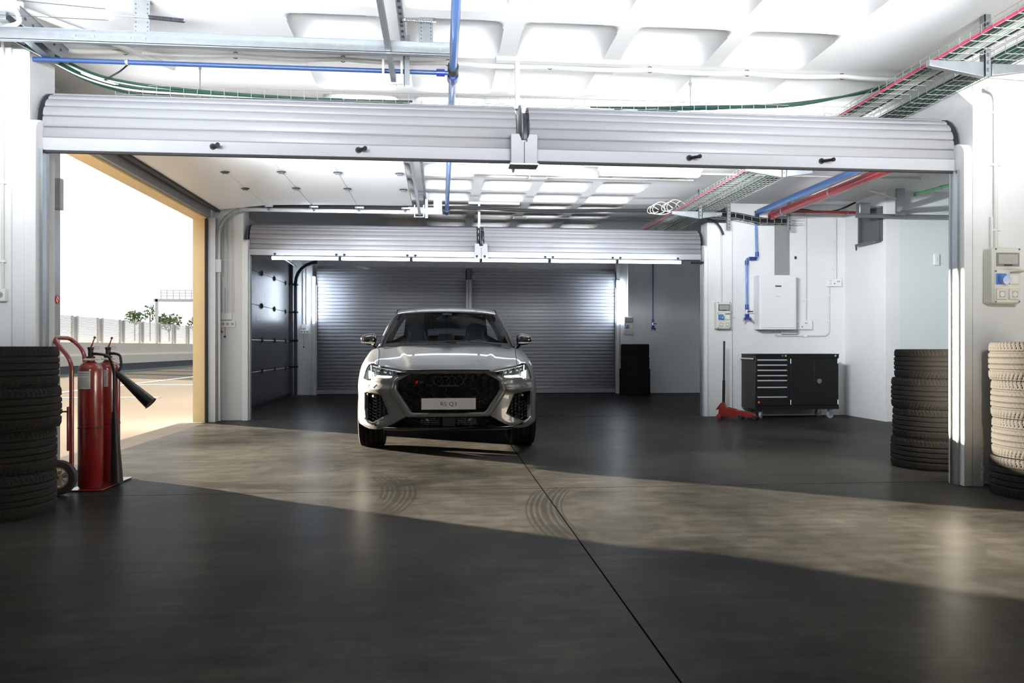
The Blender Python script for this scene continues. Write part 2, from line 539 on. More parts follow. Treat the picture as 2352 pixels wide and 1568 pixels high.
# ============================================================ the room
Y1, Y2, Y3 = 5.5, 11.3, 17.1          # three cross lines with roller shutters
XL, XR = -3.25, 6.25                   # side walls
ZC = 3.25                              # ceiling
struct('floor', MB().box(-3.25, 8.2, -3.0, 18.0, -0.12, 0.0), 'floor', smooth=False)
jt = MB()
jt.box(-0.0, 0.008, -3.0, 17.0, -0.001, 0.0004)
struct('trim_1', jt, 'joint', smooth=False).location.x += 0.745
jt = MB().box(-3.2, 6.2, 5.62, 5.626, -0.001, 0.0004)
struct('trim_2', jt, 'joint', smooth=False)
struct('trim_3', MB().box(-3.2, 6.2, 11.42, 11.426, -0.001, 0.0012), 'joint', smooth=False)

# side walls
w = MB()
w.box(-3.42, XL, -3.0, 6.80, 0, ZC)
w.box(-3.42, XL, 6.80, 11.0, 2.84, ZC)
w.box(-3.42, XL, 11.0, 12.65, 0, ZC)
w.box(-3.42, XL, 12.65, 16.75, 2.84, ZC)
w.box(-3.42, XL, 16.75, 18.0, 0, ZC)
struct('wall_left', w, 'wall', smooth=False)
w = MB()
w.box(-3.44, XL + 0.004, 11.0 - 0.006, 11.05, 0, 2.84)
w.box(-3.44, XL + 0.004, 6.80, 11.05, 2.834, 2.86)
struct('trim_4', w, 'yellow', smooth=False)
w = MB()
w.box(XR, XR + 0.2, -3.0, Y1 + 0.02, 0, ZC)
w.box(XR, XR + 0.2, 10.2, 18.0, 0, ZC)
w.box(8.0, 8.2, Y1, 10.4, 0, ZC)
struct('wall_right', w, 'wall', smooth=False)
struct('wall_side', MB().box(XR + 0.2, 8.0, 10.2, 10.4, 0, ZC), 'greenwall', smooth=False)
struct('wall_back', MB().box(4.0, 8.2, Y3, Y3 + 0.2, 0, ZC).box(-3.25, -2.81, Y3, Y3 + 0.2, 0, ZC), 'wall', smooth=False)
struct('wall_rear', MB().box(-3.3, 8.2, -3.2, -3.0, 0, ZC), 'wall', smooth=False)
struct('wall_end', MB().box(-3.3, 8.2, 17.6, 17.8, 0, ZC), 'wall', smooth=False)

# the cross walls beside each row of shutters
def cross(n, y):
    w = MB()
    w.box(-3.25, -2.90, y - 0.04, y + 0.32, 0, 3.08)
    w.box(-2.90, -2.79, y - 0.02, y + 0.32, 0, 3.08)
    # right pier with a recess for the roll
    w.box(3.94, 4.07, y + 0.04, y + 0.09, 0, 2.60)
    w.box(4.0, 4.07, y - 0.10, y + 0.04, 0, ZC)
    w.box(4.0, 4.07, y + 0.04, y + 0.60, 2.60, ZC)
    w.prism([(3.86, ZC), (3.86, 2.99), (4.0, 2.88), (4.0, ZC)], y - 0.09, y + 0.60, 'y')
    w.box(4.07, 8.0, y, y + 0.09, 0, ZC)
    o = struct('wall_' + n, w, 'wall', smooth=False)
    return o
cross('front', Y1)
w = MB()
w.box(-3.25, -2.83, Y2 - 0.02, Y2 + 0.32, 0, 3.08)
w.box(4.03, 4.42, Y2 - 0.06, Y2 + 0.22, 0, 2.94)
w.box(4.42, XR, Y2 + 0.0, Y2 + 0.2, 0, ZC)
struct('wall_middle', w, 'wall', smooth=False)
w = MB()
w.box(4.06, 4.31, Y3 - 0.12, Y3 + 0.0, 0, ZC)
struct('wall_far_pier', w, 'wall', smooth=False)
# chipped plaster edge at the foot of the near right pier
w = MB()
random.seed(3)
for k in range(16):
    z = 0.02 + k * 0.028
    r = random.uniform(0.008, 0.02) * (1.15 - k / 22)
    w.sphere((4.075, Y1 - 0.10, z), (r, r, 0.022), 7, 5)
struct('trim_5', w, 'chip')
# threshold at the open pit door
struct('trim_6', MB().box(-3.62, -3.25, 6.80, 11.0, -0.10, -0.004), 'threshold', smooth=False)

# waffle ceiling: 5 coffers wide between two flat strips
def coffer_z(x, y, x0, x1, y0, y1, d):
    cx, cy = (x0 + x1) / 2, (y0 + y1) / 2
    u, v = abs(x - cx) / ((x1 - x0) / 2), abs(y - cy) / ((y1 - y0) / 2)
    p = 4.5
    q = (u ** p + v ** p) ** (1 / p)
    if q >= 1: return 0.0
    t = 1 - q
    return d * min(1.0, (t / 0.38)) ** 0.55
def ceiling_mesh():
    mb = MB()
    pitch, rib = 0.80, 0.13
    xs = [-3.5, -1.10]
    cof = []
    n = 14
    gx, gy = [], []
    for i in range(5):
        x0 = -1.10 + rib / 2 + i * pitch
        cof_x = (x0, x0 + pitch - rib)
        gx.append(cof_x)
    ny = 23
    for j in range(ny):
        y0 = -1.42 + rib / 2 + j * 0.81
        gy.append((y0, y0 + 0.81 - rib))
    def axis(segs, lo, hi):
        out = [lo]
        for a, b in segs:
            out += [a + (b - a) * (0.5 - 0.5 * math.cos(PI * k / n)) for k in range(n + 1)]
        out.append(hi)
        return out
    ax, ay = axis(gx, -3.5, 8.3), axis(gy, -3.1, 18.0)
    vs = []
    for x in ax:
        cx = next((c for c in gx if c[0] <= x <= c[1]), None)
        for y in ay:
            cy = next((c for c in gy if c[0] <= y <= c[1]), None)
            z = ZC
            if cx and cy:
                z += coffer_z(x, y, *cx, *cy, 0.17)
            vs.append((x, y, z))
    w = len(ay)
    fs = [(i * w + j, i * w + j + 1, (i + 1) * w + j + 1, (i + 1) * w + j) for i in range(len(ax) - 1) for j in range(w - 1)]
    mb.add(vs, fs)
    return mb
struct('ceiling', ceiling_mesh(), 'ceiling', angle=50)
struct('roof', MB().box(-3.6, 8.4, -3.3, 18.1, 3.50, 3.6), 'concrete_wall', smooth=False)

# ------------------------------------------------------------ roller shutters
PITCH = 0.078
def slat_profile(pts_path):
    """pts_path: list of (y, z) along the curtain from bottom to top; returns wavy outer profile"""
    # resample by arc length
    L = [0]
    for a, b in zip(pts_path, pts_path[1:]):
        L.append(L[-1] + math.hypot(b[0] - a[0], b[1] - a[1]))
    def at(s):
        s = max(0, min(L[-1], s))
        for i in range(len(L) - 1):
            if s <= L[i + 1] + 1e-9:
                t = (s - L[i]) / max(1e-9, L[i + 1] - L[i])
                a, b = pts_path[i], pts_path[i + 1]
                d = (b[0] - a[0], b[1] - a[1])
                l = math.hypot(*d) or 1
                return (a[0] + d[0] * t, a[1] + d[1] * t), (-d[1] / l, d[0] / l)
    out = []
    s = 0.0
    while s < L[-1] - 0.01:
        for (ds, h) in ((0.0, -0.013), (0.0048, -0.013), (0.0052, 0.001), (0.012, 0.0048), (0.030, 0.0070), (0.050, 0.0060), (0.068, 0.0025), (0.0758, -0.001), (0.0765, -0.012)):
            (y, z), nrm = at(s + ds)
            out.append((y + nrm[0] * h, z + nrm[1] * h))
        s += PITCH
    return out

def shutter(x0, x1, y, zb, label, handles, closed=False, mt='alu', drum_r=0.255):
    t = thing('roller_shutter', label, 'roller shutter', ((x0 + x1) / 2, y, zb), 'aluminium roller shutters')
    zc = 2.60
    # curtain: straight up, then round the drum (profile normal points to -y)
    path = [(y, zb + 0.09), (y, zc)]
    a = 180
    while a > 55:
        a -= 8
        path.append((y + drum_r + drum_r * math.cos(R(a)), zc + drum_r * math.sin(R(a))))
    prof = slat_profile(path)
    c = MB()
    n = len(prof)
    c.add([(x0, p[0], p[1]) for p in prof] + [(x1, p[0], p[1]) for p in prof],
          [(i, n + i, n + i + 1, i + 1) for i in range(n - 1)])
    o = c.build('curtain', mt, t, angle=25)
    md = o.modifiers.new('solid', 'SOLIDIFY'); md.thickness = 0.006; md.offset = -1
    # the wound roll behind it
    MB().cyl((x0 + 0.01, y + drum_r + 0.005, zc + 0.03), (x1 - 0.01, y + drum_r + 0.005, zc + 0.03), 0.13, n=32).build('roll', mt, t)
    MB().box(x0, x1, y - 0.014, y + 0.016, zb + 0.006, zb + 0.094).build('bottom_bar', 'alubar', t, bevel=0.004)
    MB().box(x0 + 0.01, x1 - 0.01, y - 0.012, y + 0.012, zb - 0.010, zb + 0.006).build('rubber_strip', 'rubber', t)
    for (hx, dirx) in handles:
        h = MB()
        h.cyl((hx, y - 0.014, zb + 0.055), (hx, y - 0.022, zb + 0.055), 0.022, n=12)
        h.cyl((hx, y - 0.022, zb + 0.055), (hx + dirx * 0.05, y - 0.085, zb + 0.05), 0.011, n=10)
        h.cyl((hx + dirx * 0.05, y - 0.085, zb + 0.05), (hx + dirx * 0.055, y - 0.10, zb + 0.05), 0.015, n=10)
        h.build('handle', 'black', t)
    return t

for (y, zb, tn, hd) in ((Y1, 2.392, 'nearest', True), (Y2, 2.372, 'middle', False)):
    hl = [(-1.58, 1), (-0.58, 1)] if hd else []
    hr = [(1.83, 1), (2.85, 1)] if hd else []
    if hd:
        shutter(-2.715, 0.545, y, zb, 'raised aluminium roller shutter across the near opening, left of the centre bracket', hl)
        shutter(0.645, 3.915, y, zb, 'raised aluminium roller shutter across the near opening, right of the centre bracket', hr)
    else:
        shutter(-2.745, 0.535, y, zb, 'raised roller shutter behind the car roof, above the row of lit tubes on the left', hl)
        shutter(0.645, 3.95, y, zb, 'raised roller shutter over the middle opening, above the right half of the lit tube row', hr)
shutter(-2.722, 0.555, Y3, 0.012, 'closed roller shutter at the far end, left of the dark centre post', [])
shutter(0.70, 3.972, Y3, 0.012, 'closed roller shutter at the far end, right of the dark centre post', [])

# guides: boxed white covers with rounded top, with a metal channel on the opening side
def guide(xc0, xc1, y, side, label, dark=False, top=2.60):
    t = thing('shutter_guide', label, 'shutter guide', ((xc0 + xc1) / 2, y, 0))
    yb = y + 0.035 if y < 17 else y - 0.005
    prof = [(y - 0.10, 0.0), (y - 0.10, top - 0.09)] + [(y - 0.10 + 0.09 * (1 - math.cos(R(a))), top - 0.09 + 0.09 * math.sin(R(a))) for a in (20, 40, 60, 80)] + [(yb, top), (yb, 0.0)]
    MB().prism(prof, xc0, xc1, 'x').build('cover', 'wall', t, bevel=0.004)
    c = MB()
    xi = xc1 if side < 0 else xc0
    s = 1 if side < 0 else -1
    xa, xb = sorted((xi, xi + s * 0.020))
    for yy in (y - 0.045, y + 0.035):
        c.box(xa, xb, yy - 0.004, yy + 0.004, 0, 2.40)
    xa2, xb2 = sorted((xi, xi + s * 0.006))
    c.box(xa2, xb2, y - 0.045, y + 0.035, 0, 2.40)
    c.build('channel', 'galv', t)
    return t
guide(-2.788, -2.712, Y1, -1, 'white boxed shutter guide rising behind the left tyre stack')
guide(3.93, 3.998, Y1, 1, 'white boxed shutter guide with steel channel at the near right pier')
guide(-2.83, -2.745, Y2, -1, 'white boxed shutter guide beside the dark closed door')
guide(3.97, 4.027, Y2, 1, 'scuffed shutter guide on the pier near the red trolley jack')
guide(-2.80, -2.725, Y3, -1, 'narrow shutter guide at the far left behind the lit vertical tube')
guide(3.975, 4.05, Y3, 1, 'narrow shutter guide at the far right behind the lit vertical tube')

# dark end brackets of the rolls
def end_plate(x, y, label, mt='darkgrey'):
    p = MB()
    pts = [(y + 0.06, 2.47), (y + 0.0, 2.56)] + [(y + 0.255 + 0.258 * math.cos(R(a)), 2.60 + 0.258 * math.sin(R(a))) for a in range(175, 5, -15)] + [(y + 0.46, 2.52)]
    p.prism(pts, x - 0.006, x + 0.006, 'x')
    p.cyl((x - 0.02, y + 0.255, 2.60), (x + 0.02, y + 0.255, 2.60), 0.05, n=16)
    return tag(p.build('roll_end_plate', mt, None), label, 'bracket')
end_plate(-2.755, Y1, 'dark steel end plate of the near shutter roll at the left pillar')
end_plate(3.965, Y1, 'dark steel end plate of the near shutter roll at the right pier')
end_plate(-2.775, Y2, 'dark steel end plate of the middle shutter roll at the left')
end_plate(3.99, Y2, 'dark steel end plate of the middle shutter roll at the right')

# centre bracket and mullion head between the shutter halves
def centre(y, label, zb):
    t = thing('shutter_centre_bracket', label, 'bracket', (0.595, y, zb))
    pts = [(y + 0.03, 2.52), (y - 0.035, 2.60)] + [(y + 0.25 + 0.275 * math.cos(R(a)), 2.60 + 0.275 * math.sin(R(a))) for a in range(175, 60, -15)] + [(y + 0.30, 2.98), (y + 0.42, 2.98), (y + 0.45, 2.52)]
    MB().prism(pts, 0.586, 0.594, 'x').build('plate', 'steel', t)
    g = MB()
    g.cyl((0.565, y + 0.255, 2.60), (0.63, y + 0.255, 2.60), 0.06, n=18)
    g.cyl((0.606, y + 0.255, 2.62), (0.632, y + 0.255, 2.62), 0.20, n=24)
    g.cyl((0.548, y + 0.255, 2.60), (0.556, y + 0.255, 2.60), 0.225, n=24)
    g.build('chain_wheel', 'darksteel', t)
    MB().box(0.567, 0.627, y - 0.03, y - 0.018, 2.50, 2.545).build('bolt_plate', 'galv', t, bevel=0.003)
    h = MB()
    h.prism([(0.500, zb - 0.01), (0.500, 2.575), (0.560, 2.575), (0.575, 2.54), (0.575, 2.52), (0.595, 2.52), (0.595, zb - 0.01)], y - 0.085, y + 0.05, 'y')
    h.build('mullion_head', 'alubar', t, bevel=0.004)
    h = MB()
    h.prism([(0.597, zb - 0.01), (0.597, 2.52), (0.617, 2.52), (0.617, 2.54), (0.632, 2.575), (0.692, 2.575), (0.692, zb - 0.01)], y - 0.085, y + 0.05, 'y')
    h.build('mullion_head', 'alubar', t, bevel=0.004)
    MB().box(0.493, 0.699, y - 0.092, y + 0.057, zb - 0.022, zb - 0.010).build('brush_seal', 'galv', t)
    # hanger up to the ceiling
    MB().box(0.565, 0.600, y + 0.26, y + 0.30, 2.86, ZC - 0.03).build('hanger', 'whitesteel', t, bevel=0.003)
    MB().box(0.42, 1.46 if y < 8 else 1.2, y + 0.24, y + 0.32, ZC - 0.03, ZC).build('ceiling_plate', 'whitesteel', t, bevel=0.003)
    return t
centre(Y1, 'aluminium mullion head and steel plate joining the two near shutters', 2.375)
centre(Y2, 'aluminium mullion head between the shutters above the car roof', 2.372)
t = thing('shutter_mullion', 'full height dark aluminium post between the closed far shutters', 'post', (0.63, Y3, 0))
MB().box(0.560, 0.622, Y3 - 0.05, Y3 + 0.04, 0, 2.56).box(0.628, 0.695, Y3 - 0.05, Y3 + 0.04, 0, 2.56).build('post', 'alubar', t, bevel=0.004)
MB().box(0.580, 0.680, Y3 + 0.0, Y3 + 0.45, 2.56, 2.82).build('head_bracket', 'darksteel', t)

# ------------------------------------------------------------ sectional doors on the pit side
ROLLERS = []
def hinge(mb, x, y, z, horizontal):
    if horizontal:
        mb.sphere((x, y, z), (0.055, 0.030, 0.012), 10, 6)
        mb.box(x - 0.03, x + 0.03, y - 0.013, y + 0.013, z - 0.018, z)
    else:
        mb.sphere((x, y, z), (0.014, 0.030, 0.055), 10, 6)
        mb.box(x, x + 0.02, y - 0.014, y + 0.014, z - 0.03, z + 0.03)
# open door: slid up, its panels lie under the ceiling
d1 = thing('door_1', None, None, (-1.8, 9.0, 2.9)); d1['kind'] = 'structure'
xe = [-3.06, -2.42, -1.80, -1.17, -0.40]
zz = [2.955, 3.03, 3.045, 3.05, 3.055]
for k in range(4):
    p = MB()
    x0, x1 = xe[k] + 0.002, xe[k + 1] - 0.002
    p.add([(x0, 7.0, zz[k]), (x1, 7.0, zz[k + 1]), (x1, 10.9, zz[k + 1]), (x0, 10.9, zz[k]),
           (x0, 7.0, zz[k] + 0.04), (x1, 7.0, zz[k + 1] + 0.04), (x1, 10.9, zz[k + 1] + 0.04), (x0, 10.9, zz[k] + 0.04)],
          [(0, 1, 2, 3), (7, 6, 5, 4), (0, 4, 5, 1), (1, 5, 6, 2), (2, 6, 7, 3), (3, 7, 4, 0)])
    p.build('panel', 'whitesteel', d1, bevel=0.003)
for k in (1, 2, 3):
    for y in (7.9, 8.85, 9.75):
        h = MB(); hinge(h, xe[k], y, zz[k] - 0.008, True); h.build('hinge', 'darksteel', d1)
h = MB()
for y in (8.85, 9.75):
    hinge(h, -0.47, y, 3.045, True)
h.build('hinge', 'darksteel', d1)
MB().box(-3.12, -3.06, 6.95, 10.95, 2.93, 2.99).build('rubber_seal', 'rubber', d1)
# steel frame of that door
def prof_track(pts, r=0.028):
    """rail swept along a path: a C section approximated by three thin plates"""
    mb = MB()
    for a, b in zip(pts, pts[1:]):
        a, b = Vector(a), Vector(b)
        d = (b - a)
        L = d.length
        rot = d.to_track_quat('X', 'Z').to_matrix()
        c = (a + b) / 2
        mb.obox(c + rot @ Vector((0, r, 0)), (L + 0.01, 0.004, 2 * r), rot)
        mb.obox(c + rot @ Vector((0, 0, r)), (L + 0.01, 2 * r, 0.004), rot)
        mb.obox(c + rot @ Vector((0, 0, -r)), (L + 0.01, 2 * r, 0.004), rot)
    return mb
fr = MB()
fr.box(-3.245, -3.13, 10.99, 11.10, 0, 2.86)
fr.box(-3.248, -3.215, 6.69, 6.80, 0, 2.86)
fr.box(-3.21, -3.16, 6.68, 6.74, 2.20, 2.46)
struct('trim_7', fr, 'steel', bevel=0.004)
struct('trim_8', MB().box(-3.26, -3.20, 6.8, 11.0, 2.86, 3.02), 'grey', bevel=0.004)
struct('trim_9', MB().box(-3.262, -3.235, 10.93, 10.99, 0, 2.84), 'rubber')
t = thing('door_track', 'galvanised track curving up the far jamb of the open pit door', 'door track', (-3.1, 11.05, 0))
pts = [(-3.10, 11.03, 0.02), (-3.10, 11.03, 2.62)] + [(-3.10 + 0.36 * (1 - math.cos(R(a))), 11.03, 2.62 + 0.36 * math.sin(R(a))) for a in range(15, 91, 15)]
prof_track(pts, 0.022).build('rail', 'galv', t)
MB().box(-3.10 - 0.035, -3.06, 11.0, 11.012, 2.1, 2.28).build('joint_plate', 'galv', t)
t2 = thing('door_track', 'galvanised rail under the far edge of the open door panels, with rollers', 'door track', (-1.4, 11.0, 2.97))
pr = prof_track([(-2.80, 10.98, 2.975), (0.02, 10.98, 2.975)], 0.022); pr.build('rail', 'galv', t2)
for x in (-2.42, -1.80, -1.17, -0.52):
    h = MB()
    h.tube([(x - 0.02, 10.88, 3.02), (x + 0.02, 10.93, 2.97), (x + 0.05, 10.95, 3.03), (x + 0.08, 10.93, 2.99)], 0.008, 6)
    h.box(x - 0.03, x + 0.09, 10.90, 10.94, 3.01, 3.03)
    h.build('roller_bracket', 'galv', t2)

# closed dark door further on
d2 = thing('door_2', None, None, (-3.2, 14.7, 0)); d2['kind'] = 'structure'
zs = [0.06, 0.62, 1.18, 1.79, 2.38, 2.86]
for k in range(5):
    MB().box(-3.26, -3.215, 12.60, 16.72, zs[k] + 0.002, zs[k + 1] - 0.002).build('panel', M['darkdoor'] if 'darkdoor' in M else 'grey', d2, bevel=0.004)
MB().box(-3.26, -3.21, 12.6, 16.72, 0.0, 0.058).build('rubber_seal', 'rubber', d2)
for k in (1, 2, 3, 4):
    for y in (13.05, 14.1, 15.15, 16.2):
        h = MB(); hinge(h, -3.205, y, zs[k], False); h.build('hinge', 'darksteel', d2)
t = thing('door_track', 'black vertical track with rollers beside the dark closed door', 'door track', (-3.15, 16.75, 0))
pts = [(-3.10, 16.72, 0.02), (-3.10, 16.72, 2.42)] + [(-3.10 + 0.45 * (1 - math.cos(R(a))), 16.72, 2.42 + 0.45 * math.sin(R(a))) for a in range(15, 91, 15)]
prof_track(pts, 0.03).build('rail', 'darksteel', t)
MB().box(-3.22, -3.16, 16.70, 16.78, 0, 2.85).build('frame', 'darksteel', t)
for z in (0.63, 1.19, 1.80, 2.39):
    MB().cyl((-3.2, 16.6, z), (-3.06, 16.74, z), 0.022, n=10).build('roller', 'black', t)
MB().tube([(-3.10, 16.7, 2.78), (-3.05, 14.5, 2.80), (-3.05, 12.6, 2.80)], 0.02, 6).build('top_rail', 'galv', t)
# ============================================================ tyres
def tyre_mesh():
    RO, HW = 0.335, 0.131
    ws, base = [], []
    # (w, r) tread, shoulders, sidewalls, beads
    prof = [(-0.055, 0.215), (-0.075, 0.212), (-0.092, 0.222), (-0.104, 0.245), (-0.118, 0.275), (-0.128, 0.300), (-0.131, 0.315), (-0.1285, 0.3255)]
    tread = []
    n = 34
    for i in range(n + 1):
        w = -0.123 + 0.246 * i / n
        r = RO - 0.0035 * abs(w / 0.12) ** 2.0 - 0.006 * max(0, (abs(w) - 0.105) / 0.018) ** 2
        tread.append((w, r))
    prof += tread
    prof += [(-w, r) for w, r in [(-0.1285, 0.3255), (-0.131, 0.315), (-0.128, 0.300), (-0.118, 0.275), (-0.104, 0.245), (-0.092, 0.222), (-0.075, 0.212), (-0.055, 0.215)]]
    inner = [(0.060, 0.235), (0.095, 0.28), (0.085, 0.315), (0.0, 0.318), (-0.085, 0.315), (-0.095, 0.28), (-0.060, 0.235)]
    full = prof + inner
    NA = 360
    mb = MB()
    vs = []
    for (w, r) in full:
        tr = (w, r) in tread
        for k in range(NA):
            rr = r
            if tr:
                aw = abs(w)
                rib = False
                for g in (0.022, 0.062):
                    if abs(aw - g) < 0.0046:
                        rr = r - 0.0085
                        rib = True
                if not rib:
                    if aw > 0.084:
                        ph = (k / 5.0 + (aw - 0.075) * 14 + (0.5 if w > 0 else 0)) % 1
                        if ph < 0.19: rr = r - 0.0045
                    elif aw > 0.026 and aw < 0.056 or aw > 0.068:
                        ph = (k / 5.0 + w * 26) % 1
                        if ph < 0.19: rr = r - 0.0022
            else:
                if (w, r) in prof and 0.27 < r < 0.305 and (k // 6) % 8 == 0:
                    rr = r + 0.001
            t = 2 * PI * k / NA
            vs.append((rr * math.cos(t), rr * math.sin(t), w + HW))
    m = len(full)
    fs = []
    for i in range(m):
        j = (i + 1) % m
        fs += [(i * NA + k, i * NA + (k + 1) % NA, j * NA + (k + 1) % NA, j * NA + k) for k in range(NA)]
    mb.add(vs, [q for q in fs])
    return mb
tyre0 = tyre_mesh().build('tyre', 'tyre', None, angle=28)
tyre0.location = (0, 0, 0)
first = [True]
def tyre(x, y, z, h, rot, rs, label, group):
    o = tyre0 if first[0] else tyre0.copy()
    if not first[0]:
        COL.objects.link(o)
    first[0] = False
    o.location = (x, y, z)
    o.rotation_euler = (0, 0, rot)
    o.scale = (rs, rs, h / 0.262)
    return tag(o, label, 'tyre', group)
pos = ['lowest', 'second from floor', 'third from floor', 'topmost']
def stack(cx, cy, hs, jit, rs, where, group):
    z = 0.0
    for i, h in enumerate(hs):
        lab = 'black tyre, %s in the stack %s' % (pos[i], where)
        tyre(cx + jit[i][0], cy + jit[i][1], z + 0.0005, h - 0.001, 0.7 * i + cx, rs[i], lab, group)
        z += h
stack(-2.80, 5.10, (0.270, 0.268, 0.262, 0.255), ((0.0, 0), (-0.004, 0.01), (0.022, 0), (0.012, 0.005)), (1.0, 1.0, 1.02, 1.0), 'at the left edge by the extinguishers', 'tyres stacked at the left pillar')
stack(4.265, 5.02, (0.275, 0.272, 0.268, 0.272), ((0, 0), (0.012, 0), (0.012, 0.01), (-0.004, 0)), (1.02, 1.0, 1.0, 1.02), 'at the right edge under the socket box', 'tyres stacked at the right edge')
stack(4.32, 6.33, (0.262, 0.258, 0.262, 0.250), ((0, 0), (0.01, 0), (0.004, 0.01), (0.018, 0)), (1.02, 1.0, 1.0, 0.98), 'half hidden behind the right pier', 'tyres stacked behind the near right pier')
stack(4.30, 16.62, (0.288, 0.290, 0.270, 0.270), ((0, 0), (0, 0), (0.005, 0.0), (0.005, 0)), (1.02, 1.02, 0.95, 0.94), 'at the far end by the shutter', 'tyres stacked at the far end')

# ============================================================ fire extinguishers on a trolley
def extinguisher(cx, cy, label, hose):
    t = thing('fire_extinguisher', label, 'fire extinguisher', (cx, cy, 0.012), 'fire extinguishers on the trolley')
    r = 0.085
    prof = [(0.0, 0.014), (r - 0.01, 0.014), (r, 0.03), (r, 0.87)] + [(0.030 + (r - 0.030) * math.cos(R(a)), 0.87 + 0.07 * math.sin(R(a))) for a in range(12, 90, 13)] + [(0.028, 0.945), (0.026, 0.965)]
    MB().lathe(prof, 36, (cx, cy, 0)).build('cylinder', 'red', t)
    v = MB()
    v.lathe([(0.027, 0.960), (0.030, 0.965), (0.030, 0.98), (0.018, 0.985), (0.018, 1.03), (0.022, 1.035), (0.022, 1.05), (0.0, 1.052)], 16, (cx, cy, 0))
    v.cyl((cx - 0.015, cy, 1.0), (cx + 0.055, cy - 0.01, 1.0), 0.011, n=10)
    v.build('valve', 'black', t)
    MB().tube([(cx, cy, 1.045), (cx + 0.012, cy, 1.075), (cx + 0.028, cy, 1.12)], [0.007, 0.005, 0.004], 8).sphere((cx + 0.028, cy, 1.122), 0.0095, 10, 7).build('lever', 'redpipe', t)
    MB().tube([(cx + 0.04 + 0.022 * math.cos(a * PI / 6), cy, 1.045 + 0.009 * math.sin(a * PI / 6)) for a in range(12)], 0.0018, 5, closed=True).build('safety_ring', 'steel', t)
    MB().lathe([(0.031, 0.955), (0.048, 0.953), (0.050, 0.962), (0.033, 0.968)], 20, (cx, cy, 0)).build('neck_ring', 'cwhite', t)
    # paper label wrapped on the side that faces the room's left front
    a0, a1 = R(-146), R(-68)
    lb = MB().grid(lambda u, w: (cx + (r + 0.0012) * math.cos(a0 + (a1 - a0) * u), cy + (r + 0.0012) * math.sin(a0 + (a1 - a0) * u), 0.745 + 0.128 * w), 14, 1)
    l = lb.build('paper_label', 'paper', t)
    pr = MB()
    rr = r + 0.0020
    random.seed(int(cy * 100))
    for k in range(13):
        z = 0.857 - k * 0.0085
        b0 = 0.10
        while b0 < 0.88:
            b1 = min(0.92, b0 + random.uniform(0.05, 0.25))
            h = 0.005 if k == 0 else 0.0024
            if not (k in (3,)):
                pr.grid(lambda u, w, b0=b0, b1=b1, z=z, h=h: (cx + rr * math.cos(a0 + (a1 - a0) * (b0 + (b1 - b0) * u)), cy + rr * math.sin(a0 + (a1 - a0) * (b0 + (b1 - b0) * u)), z + h * w), 3, 1)
            b0 = b1 + 0.03
    pr.build('print', 'ink', l)
    MB().lathe([(r + 0.0005, 0.452), (r + 0.003, 0.453), (r + 0.003, 0.459), (r + 0.0005, 0.460)], 36, (cx, cy, 0)).build('strap', 'black', t)
    MB().tube(round_path(hose[0], 0.05), 0.010, 8).build('hose', 'black', t)
    p0, p1 = Vector(hose[1]), Vector(hose[2])
    d = (p1 - p0)
    hn = MB().cyl(p0, p0 + d * 0.12, 0.016, 0.022, 18).cyl(p0 + d * 0.10, p1, 0.024, hose[3], 20, caps=False)
    hn.cyl(p1 - d * 0.012, p1, hose[3] + 0.001, hose[3] + 0.004, 20, caps=False).cyl(p0 + d * 0.101, p1 - d * 0.01, 0.02, hose[3] - 0.004, 20, caps=True)
    hn.build('discharge_horn', 'black', t)
    return t
extinguisher(-2.58, 5.91, 'red fire extinguisher standing nearest on the trolley, beside the left tyre stack',
             ([(-2.53, 5.90, 1.0), (-2.47, 5.95, 0.99), (-2.46, 6.02, 0.88), (-2.47, 6.05, 0.55)], (-2.47, 6.05, 0.56), (-2.455, 6.05, 0.02), 0.048))
extinguisher(-2.59, 6.23, 'red fire extinguisher farther on the trolley, its black horn sticking out to the right',
             ([(-2.54, 6.22, 1.0), (-2.495, 6.22, 0.99), (-2.485, 6.22, 0.90), (-2.50, 6.20, 0.86)], (-2.52, 6.19, 0.86), (-2.255, 6.19, 0.61), 0.050))
t = thing('extinguisher_trolley', 'red tubular two-wheeled trolley carrying two fire extinguishers', 'trolley', (-2.66, 6.05, 0))
path = [(-2.665, 5.80, 0.03), (-2.665, 5.80, 0.955), (-2.80, 5.80, 1.118), (-2.80, 6.085, 1.118), (-2.70, 6.085, 1.02), (-2.695, 6.085, 0.03)]
MB().tube(round_path(path, 0.07, 6), 0.0155, 12).build('frame', 'red', t)
MB().box(-2.70, -2.455, 5.80, 6.36, 0.004, 0.012).build('base_plate', 'red', t, bevel=0.002)
MB().box(-2.690, -2.672, 5.775, 5.835, 0.30, 0.62).build('cylinder_bracket', 'redpipe', t, bevel=0.006)
MB().cyl((-2.68, 5.78, 0.585), (-2.72, 5.77, 0.585), 0.006, n=8).cyl((-2.72, 5.77, 0.575), (-2.72, 5.77, 0.605), 0.006, n=8).build('clamp_screw', 'black', t)
MB().cyl((-2.70, 5.66, 0.125), (-2.70, 6.44, 0.125), 0.010, n=10).build('axle', 'darksteel', t)
